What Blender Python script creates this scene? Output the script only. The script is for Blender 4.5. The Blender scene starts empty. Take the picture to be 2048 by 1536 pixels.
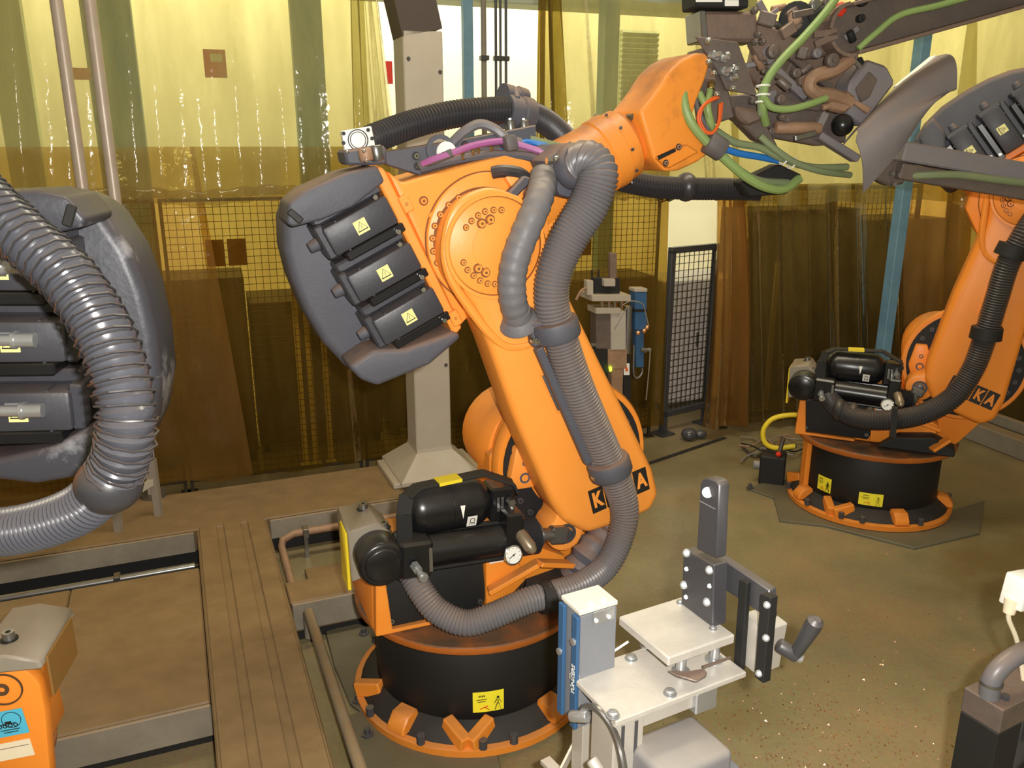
import bpy, bmesh, math, random
from mathutils import Vector, Matrix
random.seed(7)
PI = math.pi
rad = math.radians
scene = bpy.context.scene
COL = scene.collection

# ------------------------------------------------------------------ camera, world, light, exposure
FPX, PITCH, CAMH = 1657.0, rad(16.1), 2.13
cam_d = bpy.data.cameras.new('camera'); cam = bpy.data.objects.new('camera', cam_d); COL.objects.link(cam)
cam.location = (0, 0, CAMH); cam.rotation_euler = (PI/2 - PITCH, 0, 0)
cam_d.sensor_width = 36.0; cam_d.lens = FPX/2048*36.0; cam_d.clip_end = 100; cam_d.clip_start = 0.02
scene.camera = cam
scene.view_settings.view_transform = 'Standard'; scene.view_settings.look = 'None'
scene.view_settings.exposure = 0.0; scene.view_settings.gamma = 1.0; scene.view_settings.use_curve_mapping = False

world = bpy.data.worlds.new('world'); scene.world = world; world.use_nodes = True
world.node_tree.nodes['Background'].inputs[0].default_value = (1.0, 0.86, 0.55, 1)
world.node_tree.nodes['Background'].inputs[1].default_value = 0.34

def area(name, loc, rot, sx, sy, power, col):
    d = bpy.data.lights.new(name, 'AREA'); d.shape = 'RECTANGLE'; d.size = sx; d.size_y = sy
    d.energy = power; d.color = col
    o = bpy.data.objects.new(name, d); o.location = loc; o.rotation_euler = rot; COL.objects.link(o)
    return o
# the camera's own flash, just right of and above the lens
area('camera_flash', (0.09, -0.03, 2.20), (PI/2 - PITCH - rad(2), 0, 0), 0.05, 0.03, 92, (1.0, 0.97, 0.92))
# strip lights under the hall roof beyond the curtains
area('hall_strip_light', (-3.5, 8.3, 5.2), (rad(25), 0, rad(19)), 6.0, 0.7, 310, (1.0, 0.97, 0.80))
area('hall_strip_light', (2.5, 10.2, 5.2), (rad(25), 0, rad(19)), 6.0, 0.7, 310, (1.0, 0.97, 0.80))
# unseen overhead lamp added as ambient fill over the cell
area('cell_fill_light', (0.6, 3.4, 4.9), (0, 0, rad(19)), 4.0, 0.5, 105, (1.0, 0.90, 0.68))

# ------------------------------------------------------------------ frames: pixel -> place
CF = Vector((0, math.cos(PITCH), -math.sin(PITCH))); CU = Vector((0, math.sin(PITCH), math.cos(PITCH))); CR = Vector((1, 0, 0))
CP = Vector((0, 0, CAMH))
def ray(x, y): return CR*((x-1024)/FPX) - CU*((y-768)/FPX) + CF
def atz(x, y, z):
    d = ray(x, y); return CP + d*((z-CAMH)/d.z)
def atd(x, y, dep): return CP + ray(x, y)*dep
class Fr:
    """vertical working plane: origin on the floor, azimuth of its u axis; v counts towards the viewer's side"""
    def __init__(s, o, deg):
        a = rad(deg); s.o = Vector((o[0], o[1], 0)); s.a = a
        s.u = Vector((math.cos(a), math.sin(a), 0)); s.n = Vector((math.sin(a), -math.cos(a), 0))
        s.M = Matrix.Translation(s.o) @ Matrix.Rotation(a, 4, 'Z')
    def tr(s, x, y, v):                       # local (u, z)
        d = ray(x, y); t = ((s.o + s.n*v - CP).dot(s.n))/(d.dot(s.n)); p = CP + d*t
        return ((p-s.o).dot(s.u), p.z)
    def t3(s, x, y, v):                       # local 3d point (u, -v, z)
        u, z = s.tr(x, y, v); return Vector((u, -v, z))
    def loc(s, p):
        q = p - s.o; return Vector((q.dot(s.u), -q.dot(s.n), q.z))

# ------------------------------------------------------------------ materials
def lin(c):
    def f(v):
        v /= 255.0
        return v/12.92 if v <= 0.04045 else ((v+0.055)/1.055)**2.4
    return (f(c[0]), f(c[1]), f(c[2]), 1.0)
MATS = {}
def mat(name, col, rough=0.5, metal=0.0, col2=None, nscale=6.0, namt=0.5, dust=0.0, dustcol=(126, 104, 86), bump=0.0, bscale=40.0, emit=0.0, spec=0.5, coat=0.0, lo=0.25, hi=0.75):
    m = bpy.data.materials.new(name); m.use_nodes = True; nt = m.node_tree; b = nt.nodes['Principled BSDF']
    N = nt.nodes.new; L = nt.links.new
    b.inputs['Roughness'].default_value = rough; b.inputs['Metallic'].default_value = metal
    b.inputs['Specular IOR Level'].default_value = spec
    b.inputs['Coat Weight'].default_value = coat
    tc = N('ShaderNodeTexCoord')
    cur = N('ShaderNodeRGB'); cur.outputs[0].default_value = lin(col); out = cur.outputs[0]
    no = N('ShaderNodeTexNoise'); no.inputs['Scale'].default_value = nscale; no.inputs['Detail'].default_value = 6; no.inputs['Roughness'].default_value = 0.65
    L(tc.outputs['Object'], no.inputs['Vector'])
    if col2:
        rm = N('ShaderNodeValToRGB'); rm.color_ramp.elements[0].position = lo; rm.color_ramp.elements[1].position = hi
        rm.color_ramp.elements[0].color = (0, 0, 0, 1); rm.color_ramp.elements[1].color = (namt, namt, namt, 1)
        L(no.outputs['Fac'], rm.inputs[0])
        mx = N('ShaderNodeMix'); mx.data_type = 'RGBA'; L(rm.outputs[0], mx.inputs[0]); L(out, mx.inputs[6]); mx.inputs[7].default_value = lin(col2); out = mx.outputs[2]
    if dust > 0:   # settled workshop dust: lies on faces that look up
        ge = N('ShaderNodeNewGeometry'); sx = N('ShaderNodeSeparateXYZ'); L(ge.outputs['Normal'], sx.inputs[0])
        mr = N('ShaderNodeMapRange'); mr.inputs[1].default_value = 0.1; mr.inputs[2].default_value = 0.95; L(sx.outputs[2], mr.inputs[0])
        n2 = N('ShaderNodeTexNoise'); n2.inputs['Scale'].default_value = 9; n2.inputs['Detail'].default_value = 5; L(tc.outputs['Object'], n2.inputs['Vector'])
        ma = N('ShaderNodeMath'); ma.operation = 'MULTIPLY'; L(mr.outputs[0], ma.inputs[0]); L(n2.outputs['Fac'], ma.inputs[1])
        mb = N('ShaderNodeMath'); mb.operation = 'MULTIPLY'; mb.use_clamp = True; L(ma.outputs[0], mb.inputs[0]); mb.inputs[1].default_value = dust*1.9
        mx = N('ShaderNodeMix'); mx.data_type = 'RGBA'; L(mb.outputs[0], mx.inputs[0]); L(out, mx.inputs[6]); mx.inputs[7].default_value = lin(dustcol); out = mx.outputs[2]
    L(out, b.inputs['Base Color'])
    if emit > 0:
        L(out, b.inputs['Emission Color']); b.inputs['Emission Strength'].default_value = emit
    if bump > 0:
        nb = N('ShaderNodeTexNoise'); nb.inputs['Scale'].default_value = bscale; nb.inputs['Detail'].default_value = 4; L(tc.outputs['Object'], nb.inputs['Vector'])
        bp = N('ShaderNodeBump'); bp.inputs['Strength'].default_value = bump; bp.inputs['Distance'].default_value = 0.01; L(nb.outputs['Fac'], bp.inputs['Height']); L(bp.outputs[0], b.inputs['Normal'])
    MATS[name] = m
    return m
mat('orange', (244, 150, 52), 0.42, 0, (230, 128, 36), 5, 0.5, 0.42, (158, 118, 84), 0.05, 60)
mat('orange_clean', (250, 160, 68), 0.42, 0, (244, 148, 54), 4, 0.6, 0.2, (170, 128, 90), 0.04, 60)
mat('orange_far', (246, 148, 50), 0.45, 0, (226, 122, 32), 5, 0.4, 0.3, (150, 105, 60))
mat('grime', (120, 72, 34), 0.7)
mat('orange_grimy', (206, 112, 34), 0.5, 0, (120, 76, 40), 4, 0.7, 0.95, (96, 76, 58), 0.1, 50)
mat('galv', (196, 184, 172), 0.38, 0.25, (160, 140, 124), 6, 0.6)
mat('castblack', (76, 77, 86), 0.6, 0, (92, 92, 99), 7, 0.6, 0.95, (134, 110, 96), 0.10, 90)
mat('motorblack', (54, 55, 62), 0.45, 0, (70, 70, 76), 8, 0.6, 0.30, (120, 104, 92), 0.05, 90)
mat('scratched', (64, 65, 72), 0.42, 0, (176, 176, 180), 4.5, 0.75, 0.35, (120, 100, 90), 0.10, 60, lo=0.58, hi=0.72)
mat('orange_soot', (240, 148, 54), 0.45, 0, (104, 68, 48), 3.6, 0.8, 0.55, (128, 96, 76), 0.05, 60, lo=0.50, hi=0.74)
mat('glossblack', (16, 17, 20), 0.28, 0, (34, 34, 36), 6, 0.5, 0.30, (92, 84, 74))
mat('mattblack', (22, 22, 22), 0.7, 0, (34, 33, 31), 5, 0.6, 0.22, (86, 76, 66))
mat('drumblack', (17, 17, 17), 0.62, 0, (28, 27, 25), 3, 0.5, 0.0)
mat('hose', (104, 103, 108), 0.38, 0, (120, 118, 120), 5, 0.5, 0.85, (132, 114, 102))
mat('hosedark', (48, 48, 52), 0.36, 0, (62, 61, 62), 5, 0.5, 0.65, (104, 90, 80))
mat('sleeve', (104, 104, 110), 0.5, 0, (122, 118, 116), 7, 0.6, 0.55, (140, 124, 110), 0.25, 25)
mat('clearhose', (66, 68, 76), 0.24, 0, (86, 86, 92), 5, 0.6, 0.15, (140, 122, 106), 0, 40, 0, 0.7)
mat('steel', (150, 150, 148), 0.32, 0.85, (110, 106, 100), 9, 0.5, 0.2)
mat('chrome', (222, 222, 220), 0.15, 1.0, (180, 178, 172), 9, 0.5)
mat('alu', (208, 202, 192), 0.38, 0.35, (176, 168, 156), 6, 0.5, 0.0, (150, 130, 110), 0.04, 60)
mat('alu_plate', (216, 210, 200), 0.42, 0.25, (168, 160, 150), 10, 0.55, 0.0, (150, 130, 110), 0.05, 120)
mat('zinc', (196, 198, 200), 0.28, 0.7, (160, 160, 160), 9, 0.5)
mat('darksteel', (74, 74, 78), 0.42, 0.35, (96, 94, 96), 8, 0.5, 0.3, (150, 136, 124))
mat('gunsteel', (92, 85, 82), 0.45, 0.2, (124, 106, 94), 8, 0.7, 0.55, (142, 118, 102), 0.25, 30)
mat('rustgrip', (132, 110, 96), 0.5, 0.1, (92, 78, 72), 9, 0.7, 0.45, (150, 122, 102), 0.3, 30)
mat('tanrust', (172, 136, 108), 0.55, 0.1, (96, 74, 60), 8, 0.6, 0.3, (160, 130, 104), 0.25, 30)
mat('gripgrey', (120, 118, 124), 0.5, 0.1, (146, 134, 128), 6, 0.6, 0.6, (150, 124, 106))
mat('greengrey', (112, 128, 98), 0.5, 0, (140, 146, 96), 6, 0.6, 0.2)
mat('green', (142, 166, 98), 0.45, 0, (112, 140, 84), 9, 0.5)
mat('orangecable', (222, 96, 34), 0.45)
mat('bluecable', (34, 112, 190), 0.45)
mat('purple', (164, 92, 152), 0.45, 0, (146, 96, 128), 9, 0.5)
mat('bronze', (150, 134, 112), 0.35, 0.5, (120, 104, 84), 9, 0.5)
mat('brass', (176, 150, 92), 0.3, 0.9)
mat('white', (236, 234, 226), 0.5)
mat('cream', (238, 226, 196), 0.55, 0, (214, 196, 160), 5, 0.4)
mat('yellow', (238, 214, 48), 0.5, 0, (226, 196, 36), 6, 0.4)
mat('yellowlabel', (246, 232, 50), 0.5)
mat('labelyellow', (232, 226, 150), 0.5)
mat('skyblue', (84, 190, 222), 0.5, 0, (70, 170, 206), 12, 0.4)
mat('ink', (28, 26, 22), 0.6)
mat('redink', (206, 70, 30), 0.6)
mat('red', (224, 52, 24), 0.45)
mat('blue', (54, 94, 134), 0.42, 0, (44, 78, 114), 6, 0.5)
mat('bluepost', (124, 166, 190), 0.5, 0, (62, 108, 140), 6, 0.5)
mat('greypaint', (150, 142, 128), 0.5, 0, (124, 114, 98), 8, 0.6, 0.25, (158, 128, 92))
mat('postgrey', (182, 173, 158), 0.5, 0, (160, 148, 130), 5, 0.5, 0.3, (150, 124, 94))
mat('postbrown', (74, 62, 54), 0.6, 0, (58, 48, 42), 5, 0.5)
mat('framebrown', (122, 98, 66), 0.55, 0, (78, 62, 42), 2.2, 0.85, 0.75, (138, 112, 78), 0.15, 40)
mat('framegrey', (150, 142, 126), 0.55, 0, (112, 102, 86), 6, 0.7, 0.6, (150, 118, 76), 0.12, 40)
mat('plategreen', (104, 100, 80), 0.6, 0, (82, 76, 58), 4, 0.6, 0.3, (120, 106, 78), 0.1, 40)
mat('plastic_grey', (122, 122, 126), 0.5, 0, (140, 138, 136), 5, 0.5, 0.5, (168, 156, 142))
mat('beigebox', (226, 220, 202), 0.5, 0, (206, 198, 178), 5, 0.4)
mat('boxgrey', (128, 130, 136), 0.5, 0.1, (112, 114, 118), 6, 0.5)
mat('tape', (88, 84, 84), 0.6, 0, (108, 100, 98), 6, 0.5)
mat('hallwall', (244, 238, 212), 0.8, 0, (226, 220, 186), 1.2, 0.5)
mat('hallgreen', (206, 216, 196), 0.7)
mat('cabinet', (226, 220, 222), 0.6, 0, (172, 166, 166), 4, 0.5)
mat('darkbox', (62, 50, 36), 0.7, 0, (84, 62, 38), 2.5, 0.7)
mat('darkbox2', (92, 66, 38), 0.7, 0, (58, 44, 30), 2.5, 0.7)
mat('signbrown', (142, 104, 50), 0.6, 0, (120, 86, 42), 6, 0.5)
mat('led', (190, 255, 40), 0.4, emit=6.0)
mat('copper', (226, 150, 100), 0.25, 0.9, (240, 210, 180), 30, 0.8)
mat('mesh', (58, 50, 34), 0.6, 0.2)
mat('doorframe', (60, 62, 66), 0.5, 0.1, (86, 84, 84), 6, 0.5)

def floor_mat():
    m = bpy.data.materials.new('floor'); m.use_nodes = True; nt = m.node_tree; b = nt.nodes['Principled BSDF']; N = nt.nodes.new; L = nt.links.new
    tc = N('ShaderNodeTexCoord')
    n1 = N('ShaderNodeTexNoise'); n1.inputs['Scale'].default_value = 0.9; n1.inputs['Detail'].default_value = 8; n1.inputs['Roughness'].default_value = 0.6; L(tc.outputs['Object'], n1.inputs['Vector'])
    r1 = N('ShaderNodeValToRGB'); e = r1.color_ramp.elements
    e[0].position = 0.34; e[0].color = lin((118, 100, 62)); e[1].position = 0.68; e[1].color = lin((162, 136, 98))
    x = e.new(0.5); x.color = lin((138, 126, 92)); L(n1.outputs['Fac'], r1.inputs[0])
    n2 = N('ShaderNodeTexNoise'); n2.inputs['Scale'].default_value = 60; n2.inputs['Detail'].default_value = 4; L(tc.outputs['Object'], n2.inputs['Vector'])
    mx = N('ShaderNodeMix'); mx.data_type = 'RGBA'; mx.blend_type = 'OVERLAY'; mx.inputs[0].default_value = 0.25; L(r1.outputs[0], mx.inputs[6]); L(n2.outputs['Color'], mx.inputs[7])
    L(mx.outputs[2], b.inputs['Base Color'])
    r2 = N('ShaderNodeMapRange'); r2.inputs[3].default_value = 0.28; r2.inputs[4].default_value = 0.5; L(n1.outputs['Fac'], r2.inputs[0]); L(r2.outputs[0], b.inputs['Roughness'])
    bp = N('ShaderNodeBump'); bp.inputs['Strength'].default_value = 0.12; bp.inputs['Distance'].default_value = 0.01; L(n2.outputs['Fac'], bp.inputs['Height']); L(bp.outputs[0], b.inputs['Normal'])
    MATS['floor'] = m
floor_mat()

def film_mat(name, tint, film, fac, dirt, rough=0.12, gm=0.55):
    """welding-curtain film: coloured see-through foil with a soiled, glossy surface"""
    m = bpy.data.materials.new(name); m.use_nodes = True; nt = m.node_tree; N = nt.nodes.new; L = nt.links.new
    nt.nodes.remove(nt.nodes['Principled BSDF']); out = nt.nodes['Material Output']
    tc = N('ShaderNodeTexCoord'); mp = N('ShaderNodeMapping'); mp.inputs['Scale'].default_value = (2.2, 2.2, 0.55); L(tc.outputs['Object'], mp.inputs['Vector'])
    no = N('ShaderNodeTexNoise'); no.inputs['Scale'].default_value = 2.0; no.inputs['Detail'].default_value = 7; no.inputs['Roughness'].default_value = 0.6; L(mp.outputs[0], no.inputs['Vector'])
    tr = N('ShaderNodeBsdfTransparent')
    mxc = N('ShaderNodeMix'); mxc.data_type = 'RGBA'; L(no.outputs['Fac'], mxc.inputs[0]); mxc.inputs[6].default_value = lin(tint); mxc.inputs[7].default_value = lin(dirt); L(mxc.outputs[2], tr.inputs[0])
    df = N('ShaderNodeBsdfDiffuse'); df.inputs[0].default_value = lin(film)
    tl = N('ShaderNodeBsdfTranslucent'); tl.inputs[0].default_value = lin(film)
    m1 = N('ShaderNodeMixShader'); m1.inputs[0].default_value = 0.55; L(df.outputs[0], m1.inputs[1]); L(tl.outputs[0], m1.inputs[2])
    mr = N('ShaderNodeMapRange'); mr.inputs[1].default_value = 0.25; mr.inputs[2].default_value = 0.75; mr.inputs[3].default_value = max(0, fac-0.14); mr.inputs[4].default_value = min(1, fac+0.14); L(no.outputs['Fac'], mr.inputs[0])
    m2 = N('ShaderNodeMixShader'); L(mr.outputs[0], m2.inputs[0]); L(tr.outputs[0], m2.inputs[1]); L(m1.outputs[0], m2.inputs[2])
    gl = N('ShaderNodeBsdfGlossy'); gl.inputs['Roughness'].default_value = rough; gl.inputs[0].default_value = (1, 0.95, 0.85, 1)
    nb = N('ShaderNodeTexNoise'); nb.inputs['Scale'].default_value = 7; nb.inputs['Detail'].default_value = 3; L(tc.outputs['Object'], nb.inputs['Vector'])
    bp = N('ShaderNodeBump'); bp.inputs['Strength'].default_value = 0.35; bp.inputs['Distance'].default_value = 0.03; L(nb.outputs['Fac'], bp.inputs['Height']); L(bp.outputs[0], gl.inputs['Normal'])
    lw = N('ShaderNodeLayerWeight'); lw.inputs[0].default_value = 0.25
    mg = N('ShaderNodeMath'); mg.operation = 'MULTIPLY'; L(lw.outputs['Fresnel'], mg.inputs[0]); mg.inputs[1].default_value = gm
    m3 = N('ShaderNodeMixShader'); L(mg.outputs[0], m3.inputs[0]); L(m2.outputs[0], m3.inputs[1]); L(gl.outputs[0], m3.inputs[2])
    L(m3.outputs[0], out.inputs[0])
    MATS[name] = m
film_mat('film_upper', (232, 226, 180), (200, 192, 134), 0.40, (182, 172, 120))
film_mat('film_clear', (238, 232, 200), (210, 196, 140), 0.25, (206, 190, 140), 0.06, 1.4)
film_mat('film_lower', (228, 204, 116), (138, 110, 48), 0.36, (180, 150, 76))
film_mat('film_amber', (232, 196, 108), (186, 140, 76), 0.46, (184, 142, 76))
film_mat('film_honey', (236, 210, 126), (180, 140, 74), 0.36, (206, 168, 92))
film_mat('film_olive', (214, 200, 132), (150, 130, 66), 0.45, (176, 158, 94))
film_mat('film_dark', (200, 172, 92), (132, 110, 58), 0.46, (146, 120, 62))

# ------------------------------------------------------------------ mesh building
def catmull(pts, n=8):
    pts = [Vector(p) for p in pts]
    if len(pts) < 3:
        return [pts[0].lerp(pts[-1], i/float(n)) for i in range(n+1)]
    out = []; P = [pts[0]*2 - pts[1]] + pts + [pts[-1]*2 - pts[-2]]
    for i in range(1, len(P)-2):
        a, b, c, d = P[i-1], P[i], P[i+1], P[i+2]
        for k in range(n):
            t = k/float(n)
            out.append(0.5*((2*b) + (c-a)*t + (2*a-5*b+4*c-d)*t*t + (3*b-a-3*c+d)*t*t*t))
    out.append(pts[-1]); return out
def resample(path, step):
    d = [0.0]
    for i in range(1, len(path)): d.append(d[-1] + (path[i]-path[i-1]).length)
    tot = d[-1]; n = max(2, int(tot/step)); out = []; j = 0
    for k in range(n+1):
        s = tot*k/n
        while j < len(d)-2 and d[j+1] < s: j += 1
        f = (s-d[j])/max(1e-9, d[j+1]-d[j]); out.append(path[j].lerp(path[j+1], min(1, max(0, f))))
    return out
class MB:
    def __init__(s, M=None): s.bm = bmesh.new(); s.M = M or Matrix.Identity(4)
    def _add(s, t, M=None):
        t.transform(s.M @ (M or Matrix.Identity(4)))
        me = bpy.data.meshes.new('tmp'); t.to_mesh(me); s.bm.from_mesh(me); bpy.data.meshes.remove(me); t.free(); return s
    def _bev(s, t, w, seg, ang=25):
        es = [e for e in t.edges if len(e.link_faces) == 2 and e.calc_face_angle(0) > rad(ang)]
        if es: bmesh.ops.bevel(t, geom=es, offset=w, segments=seg, profile=0.5, affect='EDGES', clamp_overlap=True)
    def box(s, c, size, rot=None, bev=0.0, seg=1):
        t = bmesh.new(); bmesh.ops.create_cube(t, size=1.0); t.transform(Matrix.Diagonal((size[0], size[1], size[2], 1)))
        if bev: s._bev(t, bev, seg)
        R = rot if isinstance(rot, Matrix) else (Matrix.Rotation(rot[2], 4, 'Z') @ Matrix.Rotation(rot[1], 4, 'Y') @ Matrix.Rotation(rot[0], 4, 'X') if rot else Matrix.Identity(4))
        return s._add(t, Matrix.Translation(Vector(c)) @ R)
    def prism(s, pts, y0, y1, bev=0.0, seg=2, ang=25):
        t = bmesh.new(); vs = [t.verts.new((p[0], y0, p[1])) for p in pts]; f = t.faces.new(vs)
        r = bmesh.ops.extrude_face_region(t, geom=[f]); bmesh.ops.translate(t, vec=(0, y1-y0, 0), verts=[v for v in r['geom'] if isinstance(v, bmesh.types.BMVert)])
        bmesh.ops.recalc_face_normals(t, faces=t.faces)
        if bev: s._bev(t, bev, seg, ang)
        return s._add(t)
    def rings(s, rs, seg=16, cap=True):          # list of (centre, axis_x, axis_y, r)
        t = bmesh.new(); prev = None; first = None
        for c, ax, ay, r in rs:
            cur = [t.verts.new(c + ax*(math.cos(2*PI*i/seg)*r) + ay*(math.sin(2*PI*i/seg)*r)) for i in range(seg)]
            if prev:
                for i in range(seg): t.faces.new((prev[i], prev[(i+1) % seg], cur[(i+1) % seg], cur[i]))
            else: first = cur
            prev = cur
        if cap: t.faces.new(first[::-1]); t.faces.new(prev)
        bmesh.ops.recalc_face_normals(t, faces=t.faces)
        return s._add(t)
    def lathe(s, p0, p1, prof, seg=24, cap=True):  # prof: (fraction or metres along axis in metres, radius)
        p0 = Vector(p0); p1 = Vector(p1); ax = (p1-p0).normalized(); h = Vector((0, 0, 1)) if abs(ax.z) < 0.9 else Vector((1, 0, 0))
        x = ax.cross(h).normalized(); y = ax.cross(x).normalized()
        return s.rings([(p0 + ax*d, x, y, max(r, 1e-4)) for d, r in prof], seg, cap)
    def cyl(s, p0, p1, r0, r1=None, seg=20, bev=0.0):
        L = (Vector(p1)-Vector(p0)).length; r1 = r0 if r1 is None else r1
        pr = [(0, r0), (L, r1)] if not bev else [(0, r0-bev), (bev*0.4, r0-bev*0.35), (bev, r0), (L-bev, r1), (L-bev*0.4, r1-bev*0.35), (L, r1-bev)]
        return s.lathe(p0, p1, pr, seg)
    def ring(s, c, axis, R, r, d, seg=28):          # flat washer: outer R, inner r, thickness d along axis
        c = Vector(c); axis = Vector(axis).normalized(); h = Vector((0, 0, 1)) if abs(axis.z) < 0.9 else Vector((1, 0, 0))
        x = axis.cross(h).normalized(); y = axis.cross(x).normalized()
        t = bmesh.new(); Rg = []
        for rr, dd in ((R, 0), (R, d), (r, d), (r, 0)):
            Rg.append([t.verts.new(c + axis*dd + x*(math.cos(2*PI*i/seg)*rr) + y*(math.sin(2*PI*i/seg)*rr)) for i in range(seg)])
        for k in range(4):
            A, B = Rg[k], Rg[(k+1) % 4]
            for i in range(seg): t.faces.new((A[i], A[(i+1) % seg], B[(i+1) % seg], B[i]))
        bmesh.ops.recalc_face_normals(t, faces=t.faces); return s._add(t)
    def _frames(s, path):
        fr = []; t0 = (path[1]-path[0]).normalized(); h = Vector((0, 0, 1)) if abs(t0.z) < 0.9 else Vector((1, 0, 0)); x = t0.cross(h).normalized()
        for i, p in enumerate(path):
            t = (path[min(i+1, len(path)-1)] - path[max(i-1, 0)]).normalized(); x = (x - t*x.dot(t)).normalized(); fr.append((p, x, t.cross(x).normalized()))
        return fr
    def tube(s, pts, r, seg=8, n=6, smooth=True):
        path = catmull(pts, n) if smooth else [Vector(p) for p in pts]
        return s.rings([(p, x, y, r) for p, x, y in s._frames(path)], seg)
    def hose(s, pts, r, pitch=0.013, dep=0.09, seg=20, n=14, rfun=None):
        path = resample(catmull(pts, n), pitch/3.0); fr = s._frames(path); rs = []; m = len(fr)
        for i, (p, x, y) in enumerate(fr):
            k = i % 3; rr = r*(1.0 if k == 0 else (1.0-dep if k == 2 else 1.0-dep*0.35))
            if rfun: rr *= rfun(i/float(m-1))
            rs.append((p, x, y, rr))
        return s.rings(rs, seg)
    def sph(s, c, r, sc=(1, 1, 1), u=16, v=10):
        t = bmesh.new(); bmesh.ops.create_uvsphere(t, u_segments=u, v_segments=v, radius=r); t.transform(Matrix.Diagonal((sc[0], sc[1], sc[2], 1)))
        return s._add(t, Matrix.Translation(Vector(c)))
    def bar(s, p0, p1, w, d, up=None, bev=0.0):     # rectangular bar between two points
        p0 = Vector(p0); p1 = Vector(p1); ax = (p1-p0); L = ax.length; ax.normalize(); up = Vector(up) if up else (Vector((0, 0, 1)) if abs(ax.z) < 0.95 else Vector((0, 1, 0)))
        y = up.cross(ax).normalized(); z = ax.cross(y).normalized()
        R = Matrix((ax, y, z)).transposed().to_4x4()
        return s.box((p0+p1)/2, (L, w, d), R, bev)
    def grid(s, rows, th=0.0):
        t = bmesh.new(); V = [[t.verts.new(p) for p in r] for r in rows]
        for i in range(len(V)-1):
            for j in range(len(V[0])-1): t.faces.new((V[i][j], V[i][j+1], V[i+1][j+1], V[i+1][j]))
        bmesh.ops.recalc_face_normals(t, faces=t.faces)
        if th: bmesh.ops.solidify(t, geom=t.faces[:], thickness=th)
        return s._add(t)
    def build(s, name, m, parent=None, smooth=35, loc=None):
        me = bpy.data.meshes.new(name); s.bm.to_mesh(me); s.bm.free()
        if smooth:
            me.shade_smooth(); me.set_sharp_from_angle(angle=rad(smooth))
        me.materials.append(MATS[m] if isinstance(m, str) else m)
        o = bpy.data.objects.new(name, me); COL.objects.link(o)
        if parent: o.parent = parent
        if loc: o.location = loc
        return o
def tag(o, label, cat, group=None, kind=None):
    o['label'] = label
    if cat: o['category'] = cat
    if group: o['group'] = group
    if kind: o['kind'] = kind
    return o
def struct(o): o['kind'] = 'structure'; return o
def empty(name, loc=(0, 0, 0), rz=0.0, sc=None):
    o = bpy.data.objects.new(name, None); o.empty_display_size = 0.05; COL.objects.link(o); o.location = loc; o.rotation_euler = (0, 0, rz)
    if sc: o.scale = sc
    return o
def textmesh(body, size, extr, name, m, parent, M, off=0.0):
    cu = bpy.data.curves.new('txt', 'FONT'); cu.body = body; cu.size = size; cu.extrude = extr; cu.offset = off; cu.align_x = 'CENTER'; cu.align_y = 'CENTER'; cu.resolution_u = 3
    t = bpy.data.objects.new('txt', cu); COL.objects.link(t); dg = bpy.context.evaluated_depsgraph_get(); dg.update()
    me = bpy.data.meshes.new_from_object(t.evaluated_get(dg)); bpy.data.objects.remove(t); bpy.data.curves.remove(cu)
    me.name = name; me.transform(M); me.materials.clear(); me.materials.append(MATS[m])
    o = bpy.data.objects.new(name, me); COL.objects.link(o); o.parent = parent; return o
# text lying in a frame's x-z plane, facing -y
FACE = Matrix.Rotation(PI/2, 4, 'X')
def rot_y(d): return Matrix.Rotation(-rad(d), 4, 'Y')      # positive turns counter-clockwise seen from the near side
BOLT = {}
def bolt(parent, p, r=0.011, h=0.008, m='orange', name='bolt', axis='-y'):
    k = (round(r, 4), round(h, 4), m, axis)
    if k not in BOLT:
        b = MB(); d = {'-y': Vector((0, -1, 0)), 'z': Vector((0, 0, 1)), 'x': Vector((1, 0, 0)), '-x': Vector((-1, 0, 0))}[axis]
        b.cyl((0, 0, 0), d*h*0.12, r*1.75, seg=14); b.cyl(d*h*0.12, d*h, r*1.25, r*1.15, seg=14); b.cyl(d*h, d*h*1.04, r*0.55, seg=6)
        o = b.build(name, m, parent); o.data.materials.append(MATS['grime' if 'orange' in m else 'ink'])
        for p_ in o.data.polygons:
            c_ = p_.center.dot(d)
            if c_ < h*0.13 or c_ > h*1.01: p_.material_index = 1
        BOLT[k] = o.data
    else:
        o = bpy.data.objects.new(name, BOLT[k]); COL.objects.link(o); o.parent = parent
    o.location = p; return o

# ================================================================== SETTING
WF = Fr((-0.58, 5.20), 19)          # the curtain wall behind the robots
RF = Fr((3.40, 6.55), -71)          # the right-hand wall: u runs towards the viewer
b = MB(); b.grid([[(-9, -2, 0), (9, -2, 0)], [(-9, 16, 0), (9, 16, 0)]]); fl = struct(b.build('floor', 'floor', smooth=0))
b = MB(WF.M); b.box((0.5, 5.2, 3.0), (16, 0.2, 6.0)); struct(b.build('wall_back', 'hallwall', smooth=0))
b = MB(RF.M); b.box((1.5, 4.2, 3.0), (14, 0.2, 6.0)); struct(b.build('wall_right', 'hallwall', smooth=0))
# floor plates and seams
def seam(p0, p1, w=0.02):
    b = MB(); b.bar((p0[0], p0[1], 0.002), (p1[0], p1[1], 0.002), w, 0.006); return b.build('trim_1', 'mattblack')
struct(seam(atz(1290, 930, 0), atz(1450, 876, 0), 0.035))

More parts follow.
